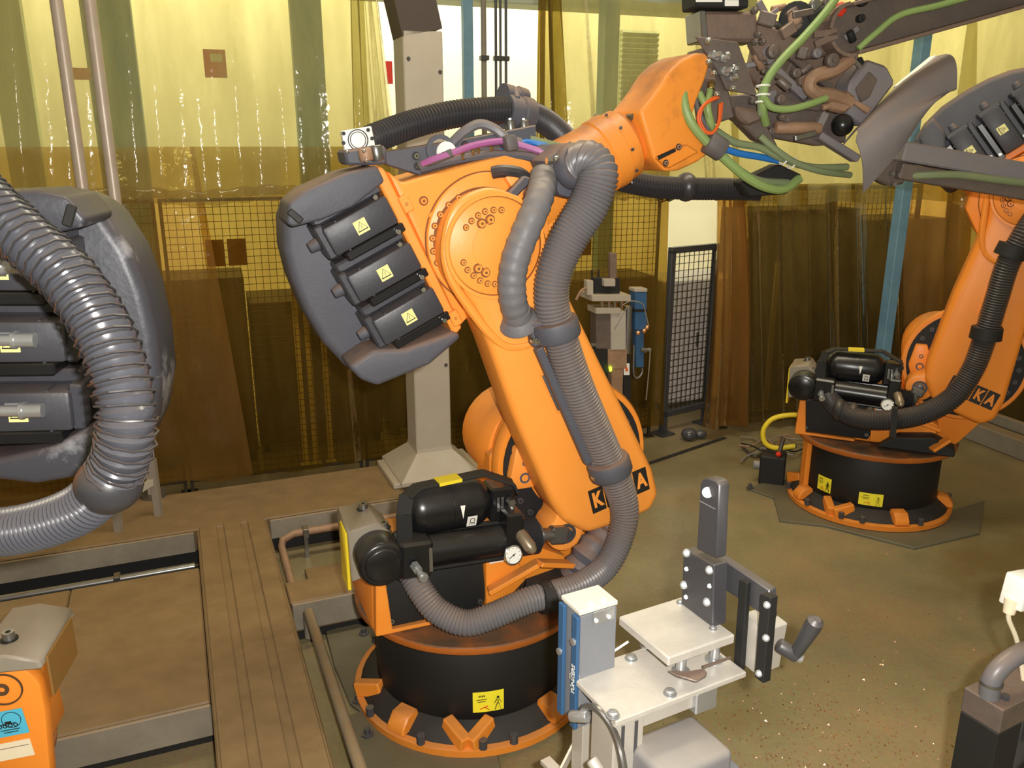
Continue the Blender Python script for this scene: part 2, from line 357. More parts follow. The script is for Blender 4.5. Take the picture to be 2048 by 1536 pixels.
def wx(x, y, v=0): return WF.tr(x, y, v)[0]
def curtain(label, bot, top, z0, z1, v, m, amp=0.03, waves=7, fr=WF, ph=0.0, nu=90, nz=26, hem=False, bow=0.0, group=None):
    rnd = random.Random(int(bot[0]*100) + int(z0*10) + int(ph*7)); k = [(rnd.uniform(0.6, 1.6), rnd.uniform(0, 6.28), rnd.uniform(0.3, 1)) for _ in range(4)]
    rows = []
    for j in range(nz+1):
        f = j/float(nz); r = []
        for i in range(nu+1):
            g = i/float(nu); u = (bot[0]*(1-g) + bot[1]*g)*(1-f) + (top[0]*(1-g) + top[1]*g)*f
            w = sum(math.sin(2*PI*g*waves*a + p + f*1.3*c)*c for a, p, c in k)/2.0
            zz = z0 + (z1-z0)*f + (0.012*math.sin(g*19+ph) if j == 0 else 0)
            r.append((u + 0.25*amp*math.cos(2*PI*g*waves*1.3 + f*2), -(v + amp*w*(1.15-0.35*f) + bow*math.sin(PI*f)), zz))
        rows.append(r)
    b = MB(fr.M); b.grid(rows); o = b.build('welding_curtain', m, smooth=80)
    tag(o, label, 'curtain', group)
    if hem:
        rr = []
        for j, (dz, dv) in enumerate(((0.0, 0.012), (0.02, 0.03), (0.045, 0.022), (0.07, 0.028), (0.085, 0.008))):
            rr.append([(x + 0.004*math.sin(i*3.1+j), y - dv - 0.010*math.sin(i*2.3 + j*1.7) - 0.006*math.sin(i*5.1), z - 0.03 + dz + 0.006*math.sin(i*1.1 + j)) for i, (x, y, z) in enumerate(rows[0])])
        h = MB(fr.M); h.grid(rr); ho = h.build('hem', 'film_clear', o, smooth=80)
    return o
curtain('large pale yellow upper welding curtain hanging left of the grey steel post', (wx(-160, 390), wx(748, 380)), (wx(-160, 0), wx(728, 0)), 1.84, 3.25, 0.0, 'film_upper', 0.035, 8, hem=True)
curtain('narrow gathered edge of yellow curtain just left of the grey steel post', (wx(700, 330), wx(792, 330)), (wx(705, 0), wx(740, 0)), 1.9, 3.25, 0.06, 'film_upper', 0.05, 3, nu=40)
curtain('thin gathered yellow curtain strip right of the bright opening', (wx(1062, 330), wx(1128, 330)), (wx(1076, 0), wx(1100, 0)), 1.75, 3.25, 0.05, 'film_olive', 0.06, 3, nu=40)
curtain('pale upper welding curtain between the bright opening and the gripper', (wx(1105, 390), wx(1480, 390)), (wx(1098, 0), wx(1470, 0)), 1.80, 3.0, 0.0, 'film_upper', 0.025, 4, hem=True)
curtain('upper welding curtain hanging behind the dark gripper', (wx(1465, 400), wx(1935, 420)), (wx(1440, 0), wx(1945, 0)), 1.72, 3.25, 0.03, 'film_upper', 0.045, 6)
curtain('brown amber lower curtain sheet with straight slanting edge at far left', (wx(-160, 1020), wx(512, 1020)), (wx(-160, 400), wx(398, 400)), 0.12, 2.12, -0.05, 'film_honey', 0.02, 3)
curtain('dark lower curtain sheet behind the grey steel post', (wx(470, 1000), wx(1010, 920)), (wx(390, 400), wx(1000, 400)), 0.10, 2.12, -0.10, 'film_lower', 0.03, 6)
curtain('olive lower curtain sheet right behind the orange link arm', (wx(990, 900), wx(1338, 860)), (wx(985, 400), wx(1346, 400)), 0.12, 2.05, -0.08, 'film_lower', 0.03, 5)
curtain('gathered orange-brown curtain fold at the right of the mesh door', (wx(1400, 870), wx(1486, 870)), (wx(1425, 390), wx(1478, 390)), 0.10, 1.85, 0.06, 'film_amber', 0.07, 3, nu=50, bow=0.04)
curtain('dark brown streaked lower curtain between mesh door and blue post', (wx(1476, 860), wx(1800, 850)), (wx(1470, 390), wx(1800, 390)), 0.08, 1.86, 0.0, 'film_dark', 0.055, 7)
curtain('brown curtain sheet in the corner right of the blue post', (wx(1785, 850), wx(1905, 850)), (wx(1790, 390), wx(1940, 390)), 0.08, 1.90, 0.02, 'film_amber', 0.03, 2, nu=30)
curtain('dark amber curtain along the right wall behind the far robot', (-0.05, 3.6), (-0.05, 3.6), 0.22, 1.95, 0.0, 'film_dark', 0.035, 6, fr=RF)
curtain('pale upper curtain along the right wall above the far robot', (-0.05, 3.6), (-0.05, 3.6), 1.85, 3.25, 0.04, 'film_upper', 0.045, 7, fr=RF)

# wire mesh fence behind the curtains
def mesh_panel(fr, u0, u1, z0, z1, v, label, pitch=0.042, w=0.0032, frame=0.03, group='fence panels', mt='mesh', cat='fence panel', name='mesh_fence_panel', fm='mesh'):
    t = empty(name, fr.M @ Vector(((u0+u1)/2, -v, 0)), fr.a); hw = (u1-u0)/2
    b = MB(); n = int((u1-u0)/pitch)
    for i in range(1, n): b.box((-hw + (u1-u0)*i/n, 0, (z0+z1)/2), (w, w, z1-z0))
    n = int((z1-z0)/pitch)
    for i in range(1, n): b.box((0, w, z0 + (z1-z0)*i/n), (u1-u0, w, w))
    b.build('wire_grid', mt, t, smooth=0)
    for sx in (-1, 1):
        b = MB(); b.box((sx*(hw-frame/2), 0, (z0+z1)/2), (frame, frame, z1-z0), bev=0.003); b.build('frame_upright', fm, t)
    for z in (z0, z1):
        b = MB(); b.box((0, 0, z), (u1-u0, frame, frame), bev=0.003); b.build('frame_rail', fm, t)
    for sx in (-1, 1):
        b = MB(); b.box((sx*(hw-frame/2), 0, z0/2), (frame, frame, z0)); b.box((sx*(hw-frame/2), 0, 0.006), (frame*3, frame*3, 0.012)); b.build('foot', fm, t)
    tag(t, label, cat, group); return t
us = [wx(-200, 600), wx(330, 600), wx(720, 600), wx(1000, 600), wx(1340, 600)]
names = ['wire mesh fence panel behind the far left curtain', 'wire mesh fence panel showing through the lower curtain left of the grey counterweight', 'wire mesh fence panel behind the grey steel post', 'wire mesh fence panel behind the orange link arm']
for i in range(4): mesh_panel(WF, us[i]+0.01, us[i+1]-0.01, 0.08, 1.82, -0.18, names[i], frame=0.02)
u0 = wx(1482, 600); u1 = wx(1850, 600)
mesh_panel(WF, u0, (u0+u1)/2-0.01, 0.08, 1.82, -0.18, 'wire mesh fence panel behind the dark curtain left of the blue post')
mesh_panel(WF, (u0+u1)/2+0.01, u1, 0.08, 1.82, -0.18, 'wire mesh fence panel behind the curtain at the blue post')
# mesh door standing ajar in the gap
DF = Fr(tuple((WF.M @ Vector((wx(1322, 850, -0.15), 0.18, 0)))[:2]), 34)
mesh_panel(DF, 0.02, 0.52, 0.16, 1.40, 0.0, 'grey framed wire mesh door standing ajar in the curtain gap', 0.05, 0.0042, 0.045, None, 'ink', 'door', 'mesh_door', 'doorframe')
# steel strip along the right wall
b = MB(RF.M); b.box((1.8, -0.14, 0.07), (3.8, 0.12, 0.14), bev=0.008); b.box((1.8, -0.03, 0.17), (3.8, 0.05, 0.08), bev=0.006)
tag(b.build('sill_beam', 'framegrey'), 'grey steel sill beam at the foot of the right wall', 'beam')

# ---------------- things in the hall beyond
def column(x, y0, v, w, d, z1, m, label, cat='post', name='steel_column'):
    u = wx(x, y0, v); b = MB(WF.M); b.box((u, -v, z1/2), (w, d, z1), bev=0.004)
    o = b.build(name, m); bb = MB(WF.M); bb.box((u, -v, 0.012), (w*1.6, d*1.6, 0.024)); bb.build('base_plate', m, o); tag(o, label, cat); return o
column(935, 100, -1.5, 0.075, 0.075, 4.5, 'bluepost', 'blue steel column in the bright opening right of the grey post')
column(1792, 500, 0.10, 0.085, 0.085, 3.2, 'bluepost', 'light blue square post standing between curtains left of the far robot')
column(235, 200, -2.2, 0.34, 0.16, 4.5, 'bluepost', 'pale blue column seen through the upper left curtain')
column(618, 150, -2.2, 0.24, 0.16, 4.5, 'bluepost', 'pale blue column seen through the upper curtain left of the grey post')
column(1215, 150, -2.2, 0.14, 0.16, 4.5, 'bluepost', 'narrow pale blue column behind the curtain right of the bright opening')
column(35, 200, -2.4, 0.24, 0.12, 4.5, 'hallgreen', 'pale green column behind the curtain at the left edge')
for x, r, m, lab in ((968, 0.022, 'greypaint', 'thick grey conduit pipe right of the blue column'), (992, 0.011, 'darksteel', 'thin dark conduit, leftmost of three in the bright opening'), (1001, 0.010, 'darksteel', 'thin dark conduit, middle of three in the bright opening'), (1012, 0.011, 'darksteel', 'thin dark conduit, rightmost of three in the bright opening')):
    u = wx(x, 150, -1.5); b = MB(WF.M); b.cyl((u, 1.5, 0.0), (u, 1.5, 4.2), r, seg=10)
    o = b.build('conduit_pipe', m); tag(o, lab, 'pipe', 'pipes in the opening')
    for z in (2.35, 2.78):
        b = MB(WF.M); b.box((u, 1.49, z), (r*2+0.022, r*2+0.02, 0.035), bev=0.003); b.build('pipe_clamp', 'darksteel', o)
ZPIPE = 0.22
for x0, x1, lab in ((115, 160, 'left one of two galvanised vertical pipes above the left robot'), (182, 222, 'right one of two galvanised vertical pipes above the left robot')):
    u, z = WF.tr((x0+x1)/2, 180, 0.35); b = MB(WF.M); b.cyl((u, -0.35, ZPIPE), (u, -0.35, 3.6), 0.030, seg=14)
    o = b.build('support_pipe', 'galv'); tag(o, lab, 'pipe', 'pipes above the left robot')
    b = MB(WF.M); b.cyl((u, -0.35, ZPIPE), (u, -0.35, ZPIPE+0.02), 0.07, seg=16); b.build('foot_plate', 'steel', o)
# dark crates and cabinets standing right behind the fence
def cabinet(x0, x1, ytop, v, dep, m, label, doors=2, name='storage_cabinet', cat='cabinet'):
    u0 = wx(x0, 700, v); u1 = wx(x1, 700, v); z1 = max(0.6, WF.tr((x0+x1)/2, ytop, v)[1]); uc = (u0+u1)/2
    t = empty(name, WF.M @ Vector((uc, -v+dep/2, 0)), WF.a); w = u1-u0
    b = MB(); b.box((0, 0, 0.06+z1/2-0.03), (w, dep, z1-0.06), bev=0.008); b.build('body', m, t)
    for i in range(doors):
        dw = w/doors; b = MB(); b.box((-w/2 + dw*(i+0.5), -dep/2-0.008, 0.03+z1/2), (dw*0.96, 0.016, z1*0.9), bev=0.004); d = b.build('door', m, t)
        b = MB(); b.box((-w/2 + dw*(i+(0.85 if i % 2 == 0 else 0.15)), -dep/2-0.025, z1*0.55), (0.02, 0.02, 0.12), bev=0.004); b.build('handle', 'steel', d)
    for sx in (-1, 1):
        for sy in (-1, 1):
            b = MB(); b.box((sx*w*0.45, sy*dep*0.42, 0.03), (0.05, 0.05, 0.06)); b.build('foot', 'mattblack', t)
    tag(t, label, cat); return t
cabinet(-150, 235, 600, -0.75, 0.5, 'darkbox', 'dark brown cabinet behind the curtain at far left', 3)
cabinet(245, 500, 560, -0.62, 0.5, 'darkbox2', 'brown cabinet behind the amber left curtain sheet', 2)
cabinet(505, 760, 600, -0.75, 0.55, 'darkbox', 'dark cabinet behind the curtain left of the grey post', 2)
cabinet(775, 1040, 620, -0.8, 0.5, 'darkbox', 'dark cabinet behind the curtain right of the grey post', 2)
cabinet(1060, 1308, 560, -0.8, 0.5, 'darkbox2', 'olive brown cabinet behind the curtain and the small clamp station', 2)
cabinet(1325, 1475, 560, -0.70, 0.5, 'cabinet', 'pale grey cabinet seen through the mesh door', 2)
cabinet(1490, 1690, 420, -0.62, 0.5, 'darkbox', 'tall dark cabinet behind the streaked curtain', 2)
cabinet(1700, 1862, 440, -0.62, 0.5, 'darkbox2', 'tall brown cabinet behind the curtain at the blue post', 2)
b = MB(RF.M); b.box((1.7, 0.7, 0.85), (3.2, 0.5, 1.7), bev=0.01); tag(b.build('storage_rack', 'darkbox'), 'long dark cabinet block behind the right wall curtain', 'cabinet')
for x, lab in ((600, 'thin pale strip standing in for a light streak, leftmost of three left of the grey post'), (621, 'pale strip standing in for a light streak, middle of three left of the grey post'), (652, 'pale strip standing in for a light streak, rightmost of three left of the grey post'), (1535, 'pale strip standing in for a light streak on the streaked curtain beside the orange-brown fold'), (1622, 'pale strip standing in for a light streak in the middle of the streaked curtain')):  # pale strips added in place of light gaps and streaks behind the curtain
    u = wx(x, 760, -0.42); b = MB(WF.M); b.box((u, 0.42, 0.62), (0.035, 0.03, 1.24), bev=0.003); o = b.build('light_streak', 'hallwall'); tag(o, lab, 'post', 'light streak strips')
    b = MB(WF.M); b.box((u, 0.42, 0.006), (0.07, 0.06, 0.012)); b.build('base_plate', 'hallwall', o)
# roof beam over the opening, dark duct, louvred wall vent, signs
b = MB(WF.M); b.box((1.4, 2.6, WF.tr(1100, 10, -2.6)[1]+0.18), (5.2, 0.3, 0.42), bev=0.01); tag(b.build('roof_beam', 'hallgreen'), 'pale horizontal roof beam across the top of the bright opening', 'beam')
lu0, lz0 = WF.tr(1242, 60, -3.0); lu1, lz1 = WF.tr(1308, 210, -3.0)
t = empty('louvre_vent', WF.M @ Vector(((lu0+lu1)/2, 3.0, (lz0+lz1)/2)), WF.a); hw = (lu1-lu0)/2; hh = (lz0-lz1)/2
b = MB(); b.box((0, 0.03, 0), (2*hw, 0.04, 2*hh)); b.build('back_plate', 'hallgreen', t)
for i in range(14):
    b = MB(); b.box((0, -0.02, -hh + (i+0.5)*2*hh/14), (2*hw, 0.05, 0.035), (rad(35), 0, 0)); b.build('slat', 'hallgreen', t)
tag(t, 'pale green louvred panel behind the curtain left of the gripper', 'vent')
def sign(x0, y0, x1, y1, v, m, label, cat='sign', sub=None):
    ua, za = WF.tr(x0, y0, v); ub, zb = WF.tr(x1, y1, v); b = MB(WF.M); b.box(((ua+ub)/2, -v, (za+zb)/2), (ub-ua, 0.006, za-zb), bev=0.002); o = b.build('wall_sign', m); tag(o, label, cat)
    if sub:
        b = MB(WF.M); b.box(((ua+ub)/2+0.01, -v-0.005, za-(za-zb)*0.3), ((ub-ua)*0.55, 0.004, (za-zb)*0.28)); b.build('sign_print', sub, o)
    return o
sign(405, 98, 455, 156, -0.5, 'red', 'small square red sign behind the upper left curtain', sub='white')
sign(138, 135, 182, 160, -0.5, 'red', 'flat red plate between the two galvanised pipes')
sign(768, 122, 786, 168, -0.4, 'red', 'red plate beside the grey steel post')
sign(410, 480, 452, 532, -0.12, 'signbrown', 'square brown plate on the fence, left one of a pair')
sign(453, 478, 495, 530, -0.12, 'signbrown', 'square brown plate on the fence, right one of a pair')
sign(1140, 460, 1182, 510, -0.12, 'signbrown', 'brown plate on the fence right of the corrugated hose')

# ---------------- grey steel post
PF = Fr((-0.50, 4.72), 22)
t = empty('steel_post', PF.o, PF.a)
b = MB(); b.box((0, 0, 1.52), (0.215, 0.20, 2.36), bev=0.006); pst = b.build('post_body', 'postgrey', t)
b = MB()
b.lathe((0, 0, 0.24), (0, 0, 0.40), [(0, 0.34), (0.02, 0.34), (0.14, 0.155), (0.16, 0.15)], 4); o = b.build('flared_foot', 'postgrey', t, smooth=20); o.rotation_euler = (0, 0, PI/4)
b = MB(); b.box((0, 0, 0.236), (0.56, 0.42, 0.03), bev=0.004); b.build('base_plate', 'postgrey', t)
b = MB(); b.bar((0.0, 0.0, 2.69), (-0.17, 0.0, 3.45), 0.20, 0.22, up=(1, 0, 0.2)); b.build('upper_strut', 'postbrown', t)
for z, dx in ((0.9, 0.085), (1.9, 0.085), (2.5, 0.09), (2.56, -0.08)): bolt(pst, (dx, -0.10, z), 0.006, 0.006, 'steel')
tag(t, 'tall grey square steel post with flared foot behind the main robot', 'post')

# ---------------- steel bed frame on the left
BF = Fr((-1.48, 4.00), 22)          # x = s along the wall, y: -v ; t runs towards the viewer (= v)
bed = empty('machine_bed', BF.o, BF.a); ZT = 0.22
def slab(name, s0, s1, t0, t1, z0, z1, m, bev=0.006):
    b = MB(); b.box(((s0+s1)/2, -(t0+t1)/2, (z0+z1)/2), (s1-s0, t1-t0, z1-z0), bev=bev); return b.build(name, m, bed)
bk = slab('back_beam', -1.9, 1.75, -0.50, 0.03, 0.10, ZT, 'framebrown')
for s0, s1 in ((-1.9, -0.19), (0.19, 1.75)):
    b = MB(); b.box(((s0+s1)/2, -0.036, 0.155), (s1-s0, 0.012, 0.11), bev=0.003); b.build('face_plate', 'framegrey', bk)
slab('foot_rail', -1.9, 1.75, -0.40, -0.02, 0.0, 0.10, 'mattblack')
lg = slab('long_beam', -0.175, 0.175, 0.0, 2.55, 0.04, ZT-0.006, 'framebrown')
for s in (-0.12, 0.0, 0.12):
    b = MB(); b.box((s, -1.28, ZT-0.002), (0.085, 2.54, 0.010), bev=0.003); b.build('cover_strip', 'framebrown', lg)
dk = slab('deck_plate', -0.72, -0.178, 0.44, 1.50, 0.10, ZT-0.01, 'framebrown')
slab('deck_plate', -1.9, -0.722, 0.44, 1.33, 0.10, ZT-0.01, 'framebrown')
b = MB(); b.box((-0.449, -1.508, 0.14), (0.54, 0.014, 0.13), bev=0.004); b.build('face_plate', 'framegrey', dk)
slab('deck_rail', -0.68, -0.178, 0.55, 1.45, 0.0, 0.10, 'mattblack')
slab('deck_rail', -1.9, -0.70, 0.55, 1.28, 0.0, 0.10, 'mattblack')
cb = slab('cross_beam', 0.178, 0.62, 0.74, 0.93, 0.06, ZT-0.01, 'framebrown')
b = MB(); b.box((0.40, -0.936, 0.14), (0.43, 0.012, 0.13), bev=0.003); b.build('face_plate', 'framegrey', cb)
slab('cross_rail', 0.2, 0.6, 0.78, 0.90, 0.0, 0.06, 'mattblack')
slab('tray', 0.32, 0.75, 0.30, 0.735, 0.0, 0.03, 'framebrown', 0.003)
slab('tray', -1.9, -0.178, 0.04, 0.43, 0.0, 0.02, 'mattblack', 0.003)
tag(bed, 'dusty brown steel machine bed of wide beams on the left floor', 'machine bed')
def pipe(label, pts, r, m, clamps=(), name='pneumatic_pipe', group='pipes along the machine bed'):
    W = [BF.M @ Vector(p) for p in pts]; b = MB(); b.tube(W, r, 12, 6, smooth=False); o = b.build(name, m); tag(o, label, 'pipe', group)
    for c in clamps:
        p = BF.M @ Vector(c); b = MB(); b.box((p.x, p.y, p.z), (0.03, 0.06, r*2.6), (0, 0, BF.a), 0.003); b.box((p.x, p.y, p.z-r-(p.z-r)/2), (0.02, 0.02, p.z-r), (0, 0, BF.a)); b.build('pipe_clamp', 'brass' if 0 else 'steel', o)
pipe('thin steel pipe in the slot behind the brown deck plate', [(-1.9, -0.24, 0.12), (-0.2, -0.24, 0.12)], 0.019, 'steel', ((-0.55, -0.24, 0.12), (-1.2, -0.24, 0.12)))
pipe('bent rusty pipe in the recess right of the long beam', [(1.0, -0.12, 0.15), (0.30, -0.12, 0.15), (0.235, -0.16, 0.14), (0.225, -0.20, 0.12), (0.225, -0.70, 0.10)], 0.020, 'tanrust', ((0.6, -0.12, 0.15), (0.36, -0.12, 0.15)))
pipe('long grey pipe running towards the viewer beside the long beam', [(0.245, -0.965, 0.05), (0.245, -0.97, 0.17), (0.245, -1.00, 0.19), (0.26, -2.55, 0.19)], 0.022, 'framegrey', ())
# thin blue cable on the floor behind the cross beam
b = MB(); b.tube([atz(640, 1252, 0.02), atz(690, 1236, 0.03), atz(740, 1222, 0.02), atz(790, 1225, 0.02)], 0.008, 8); tag(b.build('cable', 'bluecable'), 'thin blue cable lying on the floor left of the main robot', 'cable')
# anchor plates under the robots
def anchor(label, pts, z, m, name='anchor_plate', th=0.02, studs=()):
    W = [atz(x, y, z) for x, y in pts]; b = MB(); t = bmesh.new(); vs = [t.verts.new((w.x, w.y, z-th)) for w in W]; f = t.faces.new(vs)
    r = bmesh.ops.extrude_face_region(t, geom=[f]); bmesh.ops.translate(t, vec=(0, 0, th), verts=[v for v in r['geom'] if isinstance(v, bmesh.types.BMVert)]); bmesh.ops.recalc_face_normals(t, faces=t.faces); b._bev(t, 0.004, 1); b._add(t)
    o = b.build(name, m); tag(o, label, 'plate', 'anchor plates')
    for x, y in studs:
        p = atz(x, y, z); q = MB(); q.cyl(p, p+Vector((0, 0, 0.03)), 0.012, seg=10); q.cyl(p, p+Vector((0, 0, 0.008)), 0.024, seg=6); q.build('stud', 'darksteel', o)
anchor('grey-green steel anchor plate left of the main robot drum', [(650, 1262), (710, 1246), (790, 1262), (790, 1400), (735, 1430), (700, 1405), (668, 1330)], 0.022, 'plategreen', studs=((728, 1268), (716, 1402)))
anchor('dark anchor plate in front of the main robot base', [(690, 1432), (780, 1400), (980, 1455), (1010, 1560), (760, 1600), (700, 1520)], 0.020, 'plategreen', studs=((735, 1470),))
anchor('dark anchor plate before the far robot base', [(1545, 985), (1600, 960), (1800, 1050), (1970, 1000), (1960, 1065), (1830, 1095), (1650, 1050), (1560, 1040)], 0.016, 'plategreen')
anchor('dark square anchor plate left of the far robot base', [(1492, 975), (1560, 955), (1640, 985), (1590, 1010)], 0.014, 'plategreen', studs=((1500, 976),))

# ================================================================== ROBOTS
R1 = Fr((-0.165, 2.95), 22)
T = R1.tr
A2L = Vector(T(1190, 953, 0.24)); A3L = Vector(T(988, 492, 0.26)); LEN = (A3L-A2L).length
T2_1 = math.atan2(A2L.x-A3L.x, A3L.y-A2L.y); T3_1 = rad(26)
def to_link(p):
    d = Vector(p)-A2L; c, s = math.cos(T2_1), math.sin(T2_1); return (d.x*c + d.y*s, -d.x*s + d.y*c)
def to_arm(p):
    d = Vector(p)-A3L; c, s = math.cos(T3_1), math.sin(T3_1); return (d.x*c + d.y*s, -d.x*s + d.y*c)
def LK(px, v): return [to_link(T(x, y, v)) for x, y in px]
def AR(px, v): return [to_arm(T(x, y, v)) for x, y in px]
def circ(cx, cz, r, a0, a1, n): return [(cx + r*math.cos(rad(a0+(a1-a0)*i/n)), cz + r*math.sin(rad(a0+(a1-a0)*i/n))) for i in range(n+1)]

LINK_PX = [(886, 490), (890, 530), (905, 570), (942, 612), (975, 690), (1022, 825), (1060, 915), (1098, 1003), (1122, 1042), (1172, 1066), (1240, 1045), (1300, 1020), (1317, 985), (1303, 935), (1250, 825), (1200, 725), (1140, 600), (1105, 520), (1085, 450), (1050, 412), (1015, 394), (975, 388), (935, 398), (903, 432)]
ARM_PX = [(772, 340), (803, 366), (955, 322), (1010, 308), (1085, 316), (1150, 325), (1215, 385), (1165, 450), (1110, 560), (1050, 610), (975, 640), (938, 630), (918, 652)]
CAPB = [(1003, 420), (987, 420), (970, 423), (956, 431), (943, 442), (932, 455), (927, 525), (935, 540), (947, 551), (960, 561), (975, 567), (990, 568), (1061, 509), (1057, 523)]
CAPBIG = [(980, 439), (963, 447), (956, 537), (971, 545)]
RINGB = [(1485, 825), (1408, 808), (1330, 812), (1252, 838), (1185, 888), (1128, 953), (1090, 1030), (1075, 1115), (1080, 1203), (1108, 1282), (1155, 1352), (1213, 1402)]
RINGB = [(x/3.4133+550, y/3.4133+150) for x, y in RINGB]

def warn_label(parent, c, s, M, ang=0):
    """small pale label with a black-edged warning triangle, in the x-z plane of M"""
    MM = M @ Matrix.Translation(Vector(c)) @ rot_y(ang)
    b = MB(MM); b.box((0, 0, 0), (s, 0.002, s*1.05)); l = b.build('warning_label', 'labelyellow', parent, smooth=0)
    b = MB(MM)
    P = [(-0.4*s, -0.3*s), (0.4*s, -0.3*s), (0.0, 0.38*s)]
    for i in range(3):
        p, q = P[i], P[(i+1) % 3]; b.bar((p[0], -0.0018, p[1]), (q[0], -0.0018, q[1]), 0.001, s*0.07, up=(0, 0, 1) if abs(p[1]-q[1]) < 1e-5 else (0, 1, 0))
    b.bar((0.03*s, -0.0018, 0.14*s), (-0.03*s, -0.0018, -0.16*s), 0.001, s*0.06, up=(0, 1, 0)); b.build('warning_triangle', 'ink', l, smooth=0)

def robot(name, label, B, deg, t2, t3, mirror=False, col='orange', face='orange_clean', full=True, stickers=True, hosecol='hose'):
    root = empty(name, (B[0], B[1], 0), rad(deg), (1, -1, 1) if mirror else None)
    tag(root, label, 'robot arm', 'orange industrial robots')
    A2 = Vector((A2L.x, 0, A2L.y))
    ML = Matrix.Translation(A2) @ Matrix.Rotation(-t2, 4, 'Y')
    A3 = ML @ Vector((0, 0, LEN))
    MA = Matrix.Translation(A3) @ Matrix.Rotation(-t3, 4, 'Y')
    # ---- base
    b = MB(); b.lathe((0, 0, 0.02), (0, 0, 1), [(0, 0.47), (0.03, 0.475), (0.035, 0.465), (0.038, 0.30)], 48); br = b.build('base_flange', col, root)
    b = MB(); b.lathe((0, 0, 0.056), (0, 0, 1), [(0, 0.45), (0.01, 0.44), (0.055, 0.385), (0.06, 0.37)], 48); b.build('base_skirt', 'mattblack', root)
    for k, a in enumerate((-146, -118, -64, -104, 0, 60, 120, 182)):
        R = Matrix.Rotation(rad(a), 4, 'Z'); b = MB(R)
        if k % 2 == 0:
            b.prism([(0.37, 0.058), (0.472, 0.058), (0.472, 0.085), (0.44, 0.125), (0.385, 0.13)], -0.04, 0.04, 0.006, 1)
        else:
            sg = 1 if k == 1 else -1; b.bar((0.465, sg*0.05, 0.075), (0.385, -sg*0.035, 0.105), 0.045, 0.06, bev=0.006)
        b.build('base_lug', col, br)
        p = R @ Vector((0.455, 0.11, 0.058)); q = MB(); q.cyl(p, p + Vector((0, 0, 0.035)), 0.016, seg=8); q.build('anchor_bolt', 'darksteel', br)
    b = MB(); b.lathe((0, 0, 0.10), (0, 0, 1), [(0, 0.375), (0.01, 0.382), (0.31, 0.382), (0.32, 0.375)], 56); drum = b.build('base_drum', 'drumblack', root)
    if stickers:
        for (a, w, h, z) in (((-100 if not mirror else 100), 0.115, 0.085, 0.185),) if deg > 0 else ((-86, 0.13, 0.075, 0.17), (-128, 0.10, 0.09, 0.19)):
            rr = 0.3835; n = 6; rows = []
            for zz in (z-h/2, z+h/2): rows.append([(rr*math.cos(rad(a)+w/rr*(i/n-0.5)), rr*math.sin(rad(a)+w/rr*(i/n-0.5)), zz) for i in range(n+1)])
            b = MB(); b.grid(rows); st = b.build('safety_sticker', 'yellowlabel', drum, smooth=60)
            Ms = Matrix.Rotation(rad(a)+PI/2, 4, 'Z') @ Matrix.Translation((0, -0.3875, z))
            b = MB(Ms)                     # walking-man pictogram
            x0 = w*0.30; b.sph((x0, 0, h*0.20), h*0.06, (1, 0.2, 1), 8, 6)
            b.bar((x0, 0, h*0.13), (x0, 0, -h*0.10), 0.001, h*0.13, up=(0, 1, 0))
            for sx in (-1, 1):
                b.bar((x0 + sx*h*0.05, 0, h*0.11), (x0 + sx*h*0.15, 0, -h*0.07), 0.001, h*0.05, up=(0, 1, 0)); b.bar((x0 + sx*h*0.03, 0, -h*0.08), (x0 + sx*h*0.13, 0, -h*0.40), 0.001, h*0.06, up=(0, 1, 0))
            b.build('figure_print', 'ink', st, smooth=0)
            b = MB(Ms)
            for i in range(4): b.box((-w*0.30 + i*w*0.055, 0.001, h*0.32), (w*0.035, 0.001, h*0.07))
            for i in range(2): b.box((-w*0.22, 0.001, h*(0.15-0.1*i)), (w*(0.34-0.08*i), 0.001, h*0.025))
            b.build('text_print', 'ink', st, smooth=0)
            b = MB(Ms); b.bar((-w*0.28, 0, -h*0.30), (-w*0.02, 0, -h*0.18), 0.001, h*0.05, up=(0, 1, 0)); b.bar((-w*0.14, 0, -h*0.22), (w*0.02, 0, -h*0.38), 0.001, h*0.05, up=(0, 1, 0)); b.build('arm_print', 'redink', st, smooth=0)
    if deg < 0: b = MB(); b.box((-0.36, -0.16, 0.24), (0.03, 0.09, 0.36), (0, 0, rad(24)), 0.006); b.build('base_strut', col, root)
    # ---- rotating column
    b = MB(); b.lathe((0, 0, 0.425), (0, 0, 1), [(0, 0.40), (0.0, 0.445), (0.008, 0.452), (0.03, 0.455), (0.034, 0.450), (0.034, 0.425), (0.024, 0.415), (0.024, 0.05)], 64); cf = b.build('carousel_plate', 'orange_grimy', root)
    b = MB(); b.prism([(-0.44, 0.45), (0.30, 0.45), (0.33, 0.60), (0.18, 0.68), (0.10, 0.80), (-0.05, 0.80), (-0.12, 0.70), (-0.43, 0.70)], -0.19, 0.20, 0.015, 2); colm = b.build('column_body', col, root)
    b = MB(); b.prism([(-0.435, 0.455), (-0.425, 0.70), (-0.395, 0.70), (-0.375, 0.47), (-0.10, 0.47), (-0.10, 0.455)], -0.235, -0.185, 0.004, 1); b.build('cover_frame', col, root)
    b = MB(); b.prism([(-0.395, 0.475), (-0.405, 0.70), (-0.03, 0.70), (-0.015, 0.52), (-0.03, 0.475)], -0.225, -0.185, 0.008, 2); cov = b.build('side_cover', 'castblack' if mirror else 'mattblack', root)
    for p in ((-0.375, 0.50), (-0.04, 0.505), (-0.38, 0.68)): bolt(cov, (p[0], -0.225, p[1]), 0.008, 0.006, 'steel')
    # A2 bearing housing: big rimmed ring, web and far-side gear housing
    b = MB()
